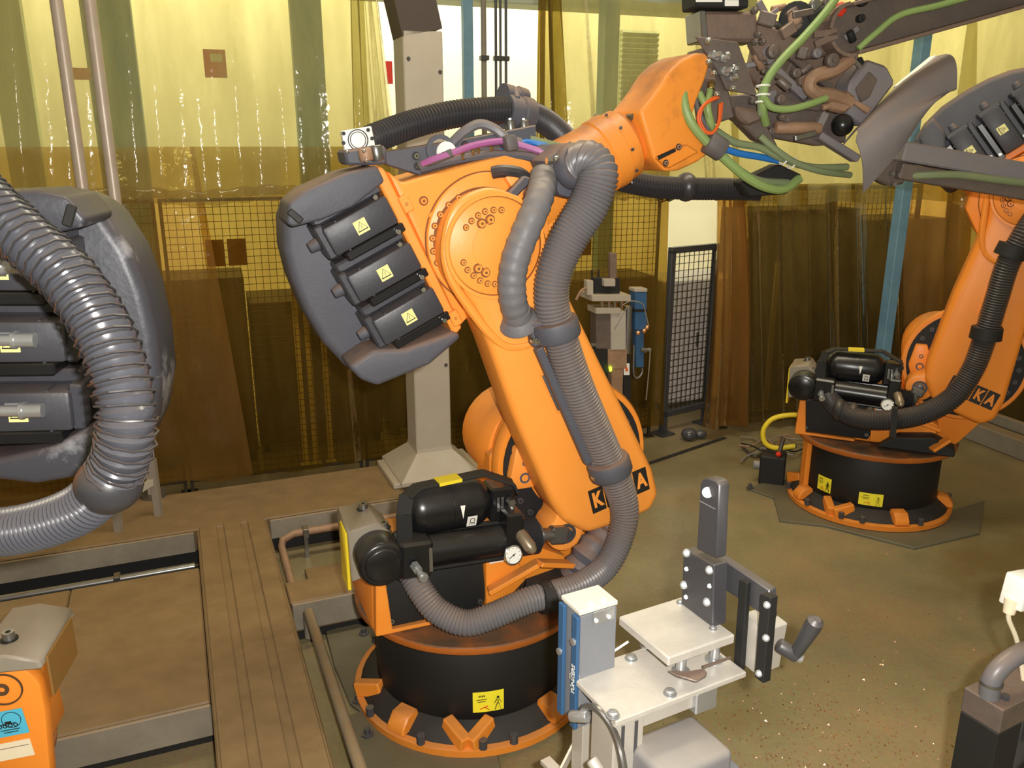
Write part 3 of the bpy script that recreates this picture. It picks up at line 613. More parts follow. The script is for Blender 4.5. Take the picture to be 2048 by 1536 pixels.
    b.lathe(A2 + Vector((0, -0.055, 0)), A2 + Vector((0, 1, 0)), [(0, 0.20), (0, 0.318), (0.012, 0.326), (0.045, 0.326), (0.055, 0.318), (0.055, 0.295), (0.24, 0.285), (0.27, 0.25)], 56); hs = b.build('axis_housing', col, root)
    b = MB(); b.ring(A2 + Vector((0, -0.062, 0)), (0, 1, 0), 0.298, 0.20, 0.01, 48); b.build('bearing_face', 'mattblack', hs)
    for i in range(24):
        a = 2*PI*i/24; bolt(hs, A2 + Vector((0.265*math.cos(a), -0.062, 0.265*math.sin(a))), 0.010, 0.008, 'darksteel')
    b = MB(); b.prism([(A2.x-0.25, A2.z-0.02), (A2.x-0.30, 0.47), (A2.x+0.02, 0.45), (A2.x+0.14, 0.62), (A2.x+0.25, 0.86)], -0.04, 0.22, 0.012, 2); b.build('column_web', col, root)
    b = MB(); b.lathe(A2 + Vector((-0.13, 0.08, 0.03)), A2 + Vector((-0.13, 1.0, 0.03)), [(0, 0.10), (0.015, 0.17), (0.06, 0.20), (0.25, 0.20), (0.27, 0.17)], 32); b.box((A2.x-0.22, 0.13, A2.z-0.12), (0.18, 0.18, 0.32), bev=0.02); b.build('gear_housing', col, root)
    b = MB(); b.prism([(A2.x-0.26, A2.z+0.10), (A2.x-0.20, A2.z+0.10), (A2.x-0.165, A2.z), (A2.x-0.18, A2.z-0.07), (A2.x-0.27, A2.z-0.07), (A2.x-0.285, A2.z-0.02)], -0.10, 0.05, 0.008, 2); lg_ = b.build('stop_block', face, root)
    b = MB(); b.ring((A2.x-0.225, -0.101, A2.z-0.025), (0, 1, 0), 0.022, 0.014, 0.006, 16); b.ring((A2.x-0.225, -0.101, A2.z+0.035), (0, 1, 0), 0.012, 0.007, 0.006, 12); b.build('embossed_mark', 'castblack', lg_)
    # dark dished floor of the carousel with orange ribs
    b = MB(); b.prism([(0.02, 0.462), (0.10, 0.53), (0.30, 0.56), (0.42, 0.50), (0.42, 0.462)], -0.30, -0.17, 0.008, 1); b.build('cable_tray', 'mattblack', root)
    for p0, p1 in (((-0.02, -0.26, 0.56), (0.16, -0.30, 0.66)), ((0.16, -0.30, 0.66), (0.33, -0.26, 0.60)), ((0.30, -0.33, 0.50), (0.38, -0.28, 0.56))):
        b = MB(); b.bar(p0, p1, 0.05, 0.02, bev=0.004); b.build('tray_rib', col, root)
    b = MB(); b.prism([(-0.02, 0.47), (-0.02, 0.70), (0.10, 0.68), (0.14, 0.56), (0.04, 0.47)], -0.235, -0.18, 0.008, 2); gp = b.build('gusset_plate', col, root)
    b = MB(); b.box((0.035, -0.238, 0.675), (0.085, 0.002, 0.032), (0, 0, 0)); b.build('white_label', 'white', gp, smooth=0)
    if full:
        # ---- rear head box with yellow edge
        b = MB(); b.prism([(-0.50, 0.66), (-0.505, 0.855), (-0.40, 0.875), (-0.335, 0.80), (-0.33, 0.70)], -0.19, 0.02, 0.006, 1); rb = b.build('rear_bracket', 'greypaint', root)
        b = MB(); b.prism([(-0.512, 0.62), (-0.512, 0.84), (-0.504, 0.845), (-0.50, 0.62)], -0.17, -0.06, 0.003, 1); b.build('yellow_edge', 'yellow', rb)
        bolt(rb, (-0.42, -0.05, 0.868), 0.014, 0.022, 'steel', axis='z'); bolt(rb, (-0.37, -0.15, 0.83), 0.014, 0.022, 'steel', axis='z')
        # ---- counterbalance: pivot, cylinder, accumulator, valve block, gauge, bellows
        pv = Vector((-0.412, 0, 0.765)); rod = Vector((0.295, 0, 0.735)); ax = (rod-pv).normalized()
        b = MB(); b.cyl(pv + Vector((0, -0.30, 0)), pv + Vector((0, -0.10, 0)), 0.082, seg=32, bev=0.012); b.cyl(pv + Vector((0, -0.308, 0)), pv + Vector((0, -0.295, 0)), 0.062, seg=32, bev=0.006)
        b.build('pivot_boss', 'glossblack', root)
        Q = lambda d, dz, v: pv + ax*d + Vector((0, -v, dz))
        b = MB(); b.bar(Q(0.06, 0, 0.24), Q(0.175, 0, 0.24), 0.13, 0.135, bev=0.01); eb = b.build('cylinder_end_block', 'glossblack', root)
        b = MB(); p = Q(0.105, -0.01, 0.31); b.cyl(p, p + Vector((0.004, -0.03, -0.004)), 0.017, seg=6); b.cyl(p + Vector((0.004, -0.03, -0.004)), p + Vector((0.012, -0.075, -0.018)), 0.012, 0.014, seg=12); b.cyl(p + Vector((0.012, -0.06, -0.014)), p + Vector((0.013, -0.068, -0.016)), 0.017, seg=12); b.build('filler_valve', 'zinc', eb)
        b = MB(); b.box(Q(0.165, 0, 0.307), (0.012, 0.003, 0.09)); b.build('block_print', 'steel', eb)
        b = MB(); b.cyl(Q(0.17, 0, 0.24), Q(0.46, 0, 0.24), 0.056, seg=32); b.cyl(Q(0.17, 0.052, 0.20), Q(0.46, 0.052, 0.20), 0.012, seg=10); b.cyl(Q(0.17, -0.056, 0.27), Q(0.46, -0.056, 0.27), 0.008, seg=8); cy = b.build('balance_cylinder', 'glossblack', root)
        b = MB(); b.bar(Q(0.45, 0.03, 0.24), Q(0.515, 0.03, 0.24), 0.12, 0.19, bev=0.008); b.bar(Q(0.42, 0.13, 0.17), Q(0.515, 0.13, 0.17), 0.10, 0.13, bev=0.008); vb = b.build('valve_block', 'glossblack', root)
        b = MB(); b.box(Q(0.447, 0.135, 0.223), (0.010, 0.003, 0.055)); b.box(Q(0.463, 0.135, 0.223), (0.010, 0.003, 0.055)); b.build('block_print', 'steel', vb)
        b = MB(); p = Q(0.487, 0.15, 0.225); b.cyl(p, p + Vector((0, -0.035, 0)), 0.014, seg=6); b.cyl(p + Vector((0, -0.015, -0.01)), Q(0.505, 0.06, 0.27), 0.010, seg=10); b.cyl(Q(0.505, 0.085, 0.262), Q(0.505, 0.06, 0.275), 0.016, seg=6); b.build('screw_fitting', 'steel', vb)
        b = MB(); p = Q(0.50, 0.05, 0.28); q = Q(0.535, -0.01, 0.36); b.lathe(p, q, [(0, 0.018), (0.02, 0.024), (0.075, 0.024), (0.09, 0.018), (0.10, 0.010)], 16); b.build('relief_valve', 'bronze', vb)
        b = MB(); g = Q(0.460, -0.022, 0.305); gd = Vector((0.05, -1, 0.22)).normalized(); b.lathe(g, g+gd, [(0, 0.030), (0.022, 0.036), (0.030, 0.036), (0.032, 0.031), (0.028, 0.030)], 28, cap=True); ga = b.build('pressure_gauge', 'chrome', vb)
        b = MB(); b.lathe(g + gd*0.0285, g + gd, [(0, 0.030), (0.001, 0.030)], 24); b.build('gauge_face', 'white', root)
        gx = gd.cross(Vector((0, 0, 1))).normalized(); gy = gx.cross(gd).normalized()
        b = MB(); b.bar(g + gd*0.031 - gx*0.008 + gy*0.005, g + gd*0.031 + gx*0.018 - gy*0.010, 0.0015, 0.0035, up=gd); b.sph(g + gd*0.031, 0.0035)
        for i in range(9):
            an = rad(-45 + 270*i/8); e = -gx*math.cos(an) + gy*math.sin(an); b.bar(g + gd*0.0302 + e*0.022, g + gd*0.0302 + e*0.027, 0.001, 0.0018, up=gd)
        b.build('gauge_needle', 'ink', root)
        b = MB(); pr = []; n = 11
        for i in range(n): pr += [(i*0.0085, 0.056 if i < n-2 else 0.044), (i*0.0085+0.004, 0.068 if i < n-2 else 0.046)]
        b.lathe(Q(0.515, 0.0, 0.24), Q(0.6, 0.0, 0.24), pr, 28); b.build('rubber_bellows', 'hosedark', root)
        # accumulator
        a0 = Q(0.095, 0.130, 0.17); a1 = Q(0.435, 0.138, 0.17); b = MB(); Ln = (a1-a0).length; R = 0.092; pr = []
        for i in range(8): an = PI/2*i/7; pr.append((0.075*(1-math.cos(an)), max(0.012, R*math.sin(an))))
        for i in range(1, 8): an = PI/2*i/7; pr.append((Ln-0.085+0.085*math.sin(an), max(0.016, R*math.cos(an))))
        b.lathe(a0, a1, pr, 32); b.ring(a0 + (a1-a0)*0.52, (a1-a0), R+0.0015, R-0.004, 0.004, 32); b.cyl(a1-ax*0.01, a1+ax*0.02, 0.022, seg=14); ac = b.build('accumulator', 'glossblack', root)
        if stickers:
            n = (a1-a0).normalized(); c = a0 + (a1-a0)*0.70; d = Vector((0, -0.93, -0.36)).normalized(); upv = d.cross(n); upv = upv if upv.z > 0 else -upv
            Ms = Matrix.Translation(c + d*(R+0.003)) @ Matrix((n, -d, upv)).transposed().to_4x4()
            b = MB(Ms); b.box((0, 0, 0), (0.036, 0.002, 0.046)); ce = b.build('white_label', 'white', ac, smooth=0)
            textmesh('CE', 0.028, 0.0004, 'label_print', 'ink', ce, Ms @ Matrix.Translation((0, -0.0018, 0)) @ rot_y(-90) @ FACE)
            d2 = Vector((0, -1.0, 0.10)).normalized(); Ms = Matrix.Translation(a0 + (a1-a0)*0.60 + d2*(R+0.002)) @ Matrix((n, -d2, d2.cross(n)*-1)).transposed().to_4x4()
            b = MB(Ms); b.prism([(-0.009, -0.022), (0.009, -0.022), (0.0, 0.026)], -0.001, 0.001); b.build('white_arrow', 'white', ac, smooth=0)
        # guard strap over the accumulator
        gpth = [Q(0.088, 0.03, 0.26), Q(0.088, 0.16, 0.26), Q(0.105, 0.215, 0.24), Q(0.15, 0.238, 0.22), Q(0.40, 0.255, 0.20), Q(0.50, 0.215, 0.22), Q(0.515, 0.18, 0.22)]
        b = MB()
        for i in range(len(gpth)-1): b.bar(gpth[i], gpth[i+1] + (gpth[i+1]-gpth[i]).normalized()*0.006, 0.055, 0.010, up=(0, 1, 0) if abs((gpth[i+1]-gpth[i]).normalized().z) > 0.97 else None, bev=0.002)
        gd_ = b.build('guard_strap', 'mattblack', root)
        b = MB(); b.bar(gpth[3].lerp(gpth[4], 0.28) + Vector((0, 0, 0.002)), gpth[3].lerp(gpth[4], 0.62) + Vector((0, 0, 0.002)), 0.058, 0.012); b.build('yellow_tape', 'yellow', gd_)
        # clevis
        lug = ML @ Vector((to_link(T(1135, 1070, 0.25))[0], -0.25, to_link(T(1135, 1070, 0.25))[1])); e = Q(0.585, 0, 0.24); lg3 = Vector((lug.x, e.y, lug.z))
        b = MB(); b.cyl(e, e.lerp(lg3, 0.6), 0.026, seg=16); b.bar(e.lerp(lg3, 0.45), lg3, 0.05, 0.07, bev=0.01); b.build('piston_clevis', 'steel', root)
    else:
        PV_ = Vector((-0.60, -0.2, 0.93)); MO = Matrix.Translation(PV_ + Vector((0.0, 0, 0.018))) @ Matrix.Scale(0.76, 4) @ Matrix.Translation(-PV_)
        # far-side rear end: round-headed orange plate under a grey head box
        b = MB(MO); b.prism([(-0.54, 0.38), (-0.565, 0.70)] + circ(-0.455, 0.78, 0.11, 170, 10, 10) + [(-0.335, 0.68), (-0.33, 0.50), (-0.37, 0.38)], -0.26, -0.20, 0.012, 2); rp = b.build('rear_plate', 'orange_far', root)
        b = MB(MO); b.ring((-0.455, -0.262, 0.80), (0, -1, 0), 0.058, 0.053, 0.004, 28); b.ring((-0.45, -0.262, 0.80), (0, -1, 0), 0.022, 0.010, 0.004, 14); b.build('embossed_ring', 'darkbox2', rp)
        b = MB(MO); b.prism([(-0.585, 0.865), (-0.58, 0.90), (-0.48, 0.93), (-0.38, 0.92), (-0.37, 0.865)], -0.275, 0.05, 0.008, 1); rb = b.build('rear_bracket', 'greypaint', root)
        b = MB(MO); b.prism([(-0.592, 0.74), (-0.592, 0.89), (-0.584, 0.89), (-0.584, 0.74)], -0.24, 0.0, 0.002, 1); b.build('yellow_edge', 'signbrown', rb)
        bolt(rb, (-0.495, -0.185, 0.948), 0.012, 0.022, 'steel', axis='z')
        Ms = Matrix.Translation((-0.45, -0.263, 0.672)) @ rot_y(-6)
        b = MB(MO @ Ms); b.box((0, 0, 0), (0.105, 0.002, 0.095)); bl = b.build('blue_sticker', 'skyblue', rp, smooth=0)
        b = MB(MO @ Ms); b.ring((-0.012, -0.0012, 0.012), (0, -1, 0), 0.030, 0.028, 0.001, 24)
        for i in range(4): b.ring((-0.02 + i*0.016, -0.0012, -0.008), (0, -1, 0), 0.0075, 0.0045, 0.001, 10)
        b.box((0.0, -0.0012, 0.004), (0.020, 0.001, 0.008)); b.box((0.008, -0.0012, -0.001), (0.06, 0.001, 0.003))
        for i in range(2): b.box((0.0, -0.0012, -0.024-0.009*i), (0.06-0.015*i, 0.001, 0.003))
        b.build('sticker_print', 'ink', bl, smooth=0)
        Ms = Matrix.Translation((-0.45, -0.263, 0.568)) @ rot_y(-6)
        b = MB(MO @ Ms); b.box((0.0, 0, 0), (0.115, 0.002, 0.065)); wl = b.build('white_sticker', 'cream', rp, smooth=0)
        b = MB(MO @ Ms); b.box((0, -0.0012, 0.012), (0.10, 0.001, 0.003)); b.build('sticker_line', 'greypaint', wl, smooth=0)
    # ---- link arm
    lp = LK(LINK_PX, 0.24)
    b = MB(ML); b.prism(lp, -0.262, -0.07, 0.038, 4, 20); lk = b.build('link_arm', face, root, smooth=50)
    lug = LK([(1135, 1070)], 0.25)[0]
    b = MB(ML); b.prism(circ(lug[0], lug[1], 0.075, 100, 330, 14) + [(lug[0]+0.16, lug[1]+0.10), (lug[0]+0.05, lug[1]+0.16)], -0.235, -0.10, 0.012, 2); lgo = b.build('balance_lug', face, root)
    b = MB(ML); b.cyl((lug[0], -0.25, lug[1]), (lug[0], -0.23, lug[1]), 0.024, seg=18, bev=0.004); b.ring((lug[0], -0.236, lug[1]), (0, -1, 0), 0.040, 0.028, 0.006, 20); b.build('lug_pin', 'darksteel', lgo)
    # upper bearing cap with its bolt circle
    c3 = LK([(988, 492)], 0.26)[0]
    b = MB(ML); b.cyl((c3[0], -0.275, c3[1]), (c3[0], -0.20, c3[1]), 0.158, seg=56, bev=0.004); b.ring((c3[0], -0.2762, c3[1]), (0, 1, 0), 0.079, 0.077, 0.003, 48); b.ring((c3[0], -0.272, c3[1]), (0, -1, 0), 0.172, 0.160, 0.006, 56); cap = b.build('bearing_cap', face, root)
    for p in LK(CAPB, 0.275): bolt(cap, ML @ Vector((p[0], -0.275, p[1])), 0.0062, 0.006, face)
    for p in LK(CAPBIG, 0.275): bolt(cap, ML @ Vector((p[0], -0.275, p[1])), 0.0095, 0.009, face)
    # raised lip running from the cap round the hose foot
    b = MB(ML); b.tube([Vector((q[0], -0.252, q[1])) for q in LK([(1040, 404), (975, 386), (915, 418), (893, 490), (903, 555), (945, 622), (985, 672), (1020, 694), (1065, 686), (1088, 660)], 0.26)], 0.017, 10, 8); b.build('raised_lip', face, lk)
    # brand boxes: four dark tiles with letters let in
    kp = LK([(1172, 974), (1274, 930)], 0.265)
    kp0, kp1 = Vector((kp[0][0], 0, kp[0][1])), Vector((kp[1][0], 0, kp[1][1]))
    ang = math.degrees(math.atan2((kp1-kp0).z, (kp1-kp0).x)); tile = 0.062; hgt = 0.098
    c0 = LK([(1195, 1000)], 0.265)[0]
    for i, ch in enumerate('KUKA'):
        Mt = ML @ Matrix.Translation(Vector((c0[0], -0.2635, c0[1]))) @ rot_y(ang) @ Matrix.Translation((i*tile*1.03, 0, 0))
        b = MB(Mt); b.box((0, 0, 0), (tile*0.94, 0.003, hgt)); tl = b.build('logo_tile', 'ink', lk, smooth=0)
        textmesh(ch, 0.082, 0.0006, 'logo_letter', face, tl, Mt @ Matrix.Translation((0, -0.0022, 0)) @ Matrix.Diagonal((0.72, 1, 1.02, 1)) @ FACE, 0.0035)
    # slot window with rim
    sp = LK([(1092, 752), (1105, 746), (1128, 810), (1115, 818)], 0.265)
    cx = sum(p[0] for p in sp)/4; cz = sum(p[1] for p in sp)/4
    b = MB(ML); b.box((cx, -0.262, cz), (0.040, 0.008, 0.150), bev=0.003, seg=2); sw = b.build('slot_window', 'castblack', lk)
    b = MB(ML)
    for sx in (-1, 1): b.box((cx+sx*0.025, -0.2635, cz), (0.007, 0.010, 0.165), bev=0.002)
    for sz in (-1, 1): b.box((cx, -0.2635, cz+sz*0.080), (0.055, 0.010, 0.007), bev=0.002)
    b.build('slot_rim', face, sw)
    # ---- arm housing
    ap = AR(ARM_PX, 0.10)
    b = MB(MA); b.prism(ap, -0.115, 0.19, 0.016, 2); ah = b.build('arm_housing', col if deg < 0 else face, root, smooth=40)
    b = MB(MA); b.cyl((0.034, -0.135, -0.008), (0.034, -0.10, -0.008), 0.222, seg=64, bev=0.005); b.lathe((0.012, -0.20, -0.003), (0.012, 0, -0.003), [(0, 0.150), (0.04, 0.160), (0.066, 0.172)], 56); fr_ = b.build('flange_ring', face, root)
    for p in AR(RINGB, 0.135): bolt(fr_, MA @ Vector((p[0], -0.135, p[1])), 0.0066, 0.006, face)
    b = MB(MA); b.ring((0.034, -0.117, -0.008), (0, -1, 0), 0.2255, 0.220, 0.004, 64); b.ring((0.012, -0.1362, -0.003), (0, 1, 0), 0.180, 0.172, 0.003, 56); b.build('grime_seam', 'grime', fr_)
    b = MB(ML); b.ring((c3[0], -0.2745, c3[1]), (0, 1, 0), 0.1615, 0.1585, 0.004, 56); b.build('grime_seam', 'grime', cap)
    fp = AR([(735, 322), (768, 338), (924, 655), (908, 672)], 0.12)
    b = MB(MA); b.prism(fp, -0.125, 0.22, 0.006, 1); rf = b.build('rear_flange', face, root)
    for x, y in ((812, 408), (910, 636)):
        p = AR([(x, y)], 0.13)[0]; b = MB(MA); b.box((p[0], -0.125, p[1]), (0.035, 0.03, 0.055), bev=0.004); q = b.build('flange_clip', face, rf); bolt(q, MA @ Vector((p[0], -0.14, p[1])), 0.003, 0.003, face)
    p = AR([(869, 432)], 0.12)[0]; b = MB(MA); b.box((p[0], -0.118, p[1]), (0.03, 0.02, 0.035), (0, rad(-20), 0), 0.003); b.build('arm_stop', face, ah)
    pp = AR([(1000, 352), (1040, 342), (1075, 365), (1030, 400)], 0.12)
    b = MB(MA); b.prism(pp, -0.165, -0.10, 0.008, 2); b.build('gear_cover', face, ah)
    pp = AR([(1040, 350), (1060, 358), (1020, 398), (1003, 390)], 0.15)
    b = MB(MA); b.prism(pp, -0.19, -0.15, 0.006, 1); b.build('gear_strap', 'castblack', ah)
    for x, y in ((990, 366), (975, 370), (848, 402)): p = AR([(x, y)], 0.12)[0]; bolt(ah, MA @ Vector((p[0], -0.115, p[1])), 0.009, 0.006, col)
    # neck and A4 collar
    b = MB(MA); b.lathe((0.20, 0.03, 0.012), (1, 0.03, 0.012), [(0, 0.17), (0.10, 0.165), (0.20, 0.140), (0.26, 0.134), (0.39, 0.131), (0.395, 0.137), (0.45, 0.139), (0.455, 0.131), (0.50, 0.131), (0.515, 0.120), (0.53, 0.11)], 48); nk = b.build('arm_neck', 'orange_soot' if deg > 0 else col, root)
    for i in range(10):
        a = 2*PI*i/10; b = MB(MA); b.cyl((0.66, 0.03+0.137*math.cos(a), 0.012+0.137*math.sin(a)), (0.66, 0.03+0.143*math.cos(a), 0.012+0.143*math.sin(a)), 0.006, seg=8); b.build('collar_screw', 'darksteel', nk)
    # ---- counterweight and three rear motors
    cw = AR([(752, 332), (690, 345), (610, 380), (580, 402), (568, 440), (570, 500), (585, 560), (612, 625), (650, 690), (695, 738), (742, 766), (765, 762), (850, 722), (916, 668)], 0.0)
    b = MB(MA); b.prism(cw, 0.02, 0.25, 0.03, 3); cwt = b.build('counterweight', 'scratched' if mirror else 'castblack', root, smooth=45)
    lip1 = AR([(748, 330), (690, 343), (605, 380), (574, 405), (570, 445), (582, 452), (640, 437), (700, 412), (764, 362)], 0.12)
    b = MB(MA); b.prism(lip1, -0.165, 0.06, 0.022, 3); b.build('upper_lip', 'scratched' if mirror else 'castblack', cwt, smooth=45)
    lip2 = AR([(690, 726), (715, 752), (748, 764), (850, 722), (914, 668), (902, 655), (800, 690), (740, 692)], 0.08)
    b = MB(MA); b.prism(lip2, -0.14, 0.06, 0.022, 3); b.build('lower_lip', 'scratched' if mirror else 'castblack', cwt, smooth=45)
    nt = AR([(590, 432)], 0.16)[0]; b = MB(MA); b.box((nt[0], -0.166, nt[1]), (0.022, 0.008, 0.05), (0, rad(-20), 0), 0.003); b.build('lifting_slot', 'ink', cwt)
    mc = AR([(724, 453), (771, 547), (820, 635)], 0.16)
    for i, (mx, mz) in enumerate(mc):
        b = MB(MA); x1 = fp[0][0] - 0.004; xm = mx - 0.115
        b.box(((x1+xm)/2, -0.045, mz), (x1-xm, 0.21, 0.098), bev=0.010, seg=2); b.box((xm-0.006, -0.045, mz+0.004), (0.030, 0.17, 0.115), bev=0.006); b.box((xm+0.05, -0.035, mz), (0.006, 0.215, 0.104)); mo = b.build('servo_motor', 'motorblack', root)
        b = MB(MA); b.cyl((xm-0.02, -0.05, mz+0.0), (xm-0.055, -0.05, mz+0.0), 0.022, 0.018, seg=14, bev=0.004); b.build('motor_plug', 'castblack', mo)
        b = MB(MA); b.box(((x1+xm)/2+0.02, -0.09, mz-0.068), (x1-xm-0.02, 0.10, 0.030), bev=0.004); b.build('motor_gap', 'glossblack', mo)  # black bar paints the dark recess between the stacked motors
        b = MB(MA); b.box(((x1+xm)/2, -0.02, mz+0.068), (x1-xm+0.02, 0.12, 0.036), bev=0.008); b.build('motor_shroud', 'motorblack', mo)
        for dx, dz in ((0.02, -0.070), (0.035, 0.060)): b = MB(MA); b.cyl((x1-dx, -0.15, mz+dz), (x1-dx, -0.165, mz+dz), 0.008, seg=8); b.build('motor_screw', 'chrome', mo)
        if stickers: warn_label(mo, (mx-0.0, -0.1515, mz), 0.042, MA, 0)
        if mirror:
            b = MB(MA); b.cyl((mx-0.02, -0.165, mz+0.01), (mx+0.06, -0.165, mz+0.01), 0.014, seg=12); b.cyl((mx-0.06, -0.165, mz+0.01), (mx-0.02, -0.165, mz+0.01), 0.018, seg=12); b.ring((mx-0.02, -0.165, mz+0.01), (1, 0, 0), 0.021, 0.012, 0.008, 16); b.box((mx-0.0, -0.150, mz+0.01), (0.05, 0.01, 0.03)); b.build('cable_plug', 'zinc', mo)
    return root, A2, A3, ML, MA

R1root, A2_1, A3_1, ML1, MA1 = robot('industrial_robot', 'large orange robot arm in the middle with grey corrugated hose on its link', (R1.o.x, R1.o.y), 22, T2_1, T3_1)
R2 = Fr((2.20, 4.75), -25)
R2root, A2_2, A3_2, ML2, MA2 = robot('industrial_robot', 'far orange robot arm at the right with a black hose, partly behind the gripper', (2.20, 4.75), -25, rad(-9), rad(-52), col='orange_far', face='orange_far')
R3 = Fr((-1.77, 1.90), 190)
R3root, A2_3, A3_3, ML3, MA3 = robot('industrial_robot', 'near robot cut off by the left edge with scratched grey counterweight', (-1.77, 1.90), 190, rad(44), rad(2), mirror=True, full=False)

# ---------------- dress pack of the main robot
D = R1.t3
def part(b, name, m, parent=R1root, smooth=35): return b.build(name, m, parent, smooth)
def dpath(l): return [D(x, y, v) for x, y, v in l]
# main corrugated hose: from the black bracket down the link to the side cover
HP = [(1146, 334, 0.25), (1174, 322, 0.30), (1195, 346, 0.335), (1180, 405, 0.342), (1138, 475, 0.335), (1110, 540, 0.33), (1103, 600, 0.325), (1118, 665, 0.32), (1150, 762, 0.32), (1190, 858, 0.32), (1226, 942, 0.325), (1249, 1015, 0.34), (1240, 1078, 0.36), (1210, 1135, 0.39), (1155, 1172, 0.42), (1060, 1200, 0.42), (985, 1232, 0.41), (930, 1246, 0.39), (875, 1222, 0.34), (842, 1182, 0.29), (822, 1142, 0.23)]
b = MB(); b.hose(dpath(HP), 0.060, 0.0125, 0.10, 22, 14, lambda f: (1.14 if f < 0.10 else 1.14-0.14*min(1, (f-0.10)/0.12)) if f < 0.5 else (1.0-0.20*min(1, (f-0.5)/0.15))); hz = part(b, 'corrugated_hose', 'hose')
b = MB(); c = D(828, 1150, 0.245); b.lathe(D(818, 1134, 0.222), D(826, 1152, 0.26), [(0, 0.066), (0.012, 0.064), (0.03, 0.052)], 24); part(b, 'hose_gland', 'mattblack', hz)
pa = D(1098, 1172, 0.42); pb = D(1110, 1190, 0.42); q0 = D(1080, 1196, 0.42); q1 = D(1112, 1190, 0.42)
b = MB(); b.lathe(q0, q1, [(0, 0.050), (0.004, 0.056), (0.045, 0.056), (0.05, 0.050)], 24); part(b, 'hose_strap', 'mattblack', hz)
b = MB(); b.bar(D(1055, 1175, 0.37), D(1085, 1172, 0.40), 0.03, 0.04); part(b, 'strap_bracket', 'mattblack', hz)
# wrinkled sleeve over the cap
SP = [(1088, 352, 0.22), (1084, 378, 0.275), (1074, 410, 0.315), (1052, 462, 0.33), (1032, 515, 0.33), (1024, 560, 0.325), (1026, 600, 0.315), (1034, 632, 0.29)]
b = MB(); path = catmull(dpath(SP), 10); fr0 = b._frames(path); b.rings([(p, x, y, 0.046*(1 + 0.03*math.sin(i*1.3) + 0.02*math.sin(i*2.9))) for i, (p, x, y) in enumerate(fr0)], 20); sl = part(b, 'hose_sleeve', 'sleeve', smooth=60)
b = MB(); b.lathe(D(1032, 620, 0.30), D(1040, 650, 0.262), [(0, 0.047), (0.03, 0.050), (0.05, 0.068), (0.06, 0.072)], 24); part(b, 'sleeve_foot', 'sleeve', sl)
b = MB(MA1); pp = AR([(1062, 362), (1098, 338), (1112, 352), (1066, 408), (1052, 392)], 0.2); b.prism(pp, -0.235, -0.12, 0.006, 1); pl = part(b, 'sleeve_flange', 'tanrust')
for x, y in ((1062, 388), (1070, 366), (1090, 345), (1102, 352)): p = AR([(x, y)], 0.235)[0]; bolt(pl, MA1 @ Vector((p[0], -0.235, p[1])), 0.006, 0.005, 'darksteel')
# black bracket the hose hangs from
b = MB(MA1); pp = AR([(1086, 322), (1130, 288), (1192, 284), (1186, 345), (1150, 400), (1116, 390)], 0.24); b.prism(pp, -0.25, -0.12, 0.008, 2); bk_ = part(b, 'hose_bracket', 'castblack')
for x, y in ((1122, 358), (1140, 360)): p = AR([(x, y)], 0.25)[0]; bolt(bk_, MA1 @ Vector((p[0], -0.25, p[1])), 0.006, 0.006, 'chrome')
for dx in (0, 16):
    b = MB(); b.cyl(D(1112+dx, 318, 0.28), D(1140+dx, 288, 0.16), 0.009, seg=10); b.sph(D(1112+dx, 318, 0.28), 0.011); part(b, 'clamp_stud', 'chrome', bk_)
b = MB(); b.cyl(D(1093, 322, 0.28), D(1104, 322, 0.28), 0.012, seg=6); part(b, 'clamp_nut', 'chrome', bk_)
b = MB(); b.lathe(D(1142, 336, 0.24), D(1166, 326, 0.30), [(0, 0.074), (0.015, 0.078), (0.04, 0.074), (0.05, 0.068)], 24); part(b, 'hose_collar', 'castblack', bk_)
# two hose clamps on the link joined by a dark rail
for (x, y, x2, y2, lx, ly, cxx) in ((1108, 640, 1118, 680, 1060, 672, 0), (1214, 918, 1228, 960, 1182, 946, 0)):
    p0 = D(x, y, 0.332); p1 = D(x2, y2, 0.332); b = MB(); b.lathe(p0, p1, [(0, 0.060), (0.0, 0.076), (0.012, 0.080), (0.055, 0.080), (0.065, 0.075), (0.065, 0.060)], 32)
    q = D(lx, ly, 0.29); b.bar(D(lx-2, ly-4, 0.30), p0.lerp(p1, 0.5) + Vector((0, 0.02, 0)), 0.06, 0.085, bev=0.006); b.bar(p0.lerp(p1, 0.5) + Vector((0, 0.0, 0)), p0.lerp(p1, 0.5) + Vector((0, 0.075, 0)), 0.10, 0.06, up=(0, 0, 1)); cl = part(b, 'hose_clamp', 'castblack')
    for k in (0, 1):
        b = MB(); z = D(lx + 4 + k*10, ly + 8 + k*2, 0.335); b.cyl(z, z + Vector((0, -0.02, 0)), 0.009, seg=6); b.cyl(z + Vector((-0.01, -0.012, 0)), z + Vector((0.012, -0.012, 0.004)), 0.005, seg=8); part(b, 'clamp_screw', 'chrome', cl)
b = MB(); b.bar(D(1076, 695, 0.30), D(1176, 925, 0.30), 0.03, 0.034, up=(0, 1, 0), bev=0.004); part(b, 'hose_rail', 'castblack')
b = MB(); b.bar(D(1108, 690, 0.275), D(1204, 915, 0.275), 0.025, 0.014, up=(0, 1, 0), bev=0.003); part(b, 'hose_rail', 'mattblack')
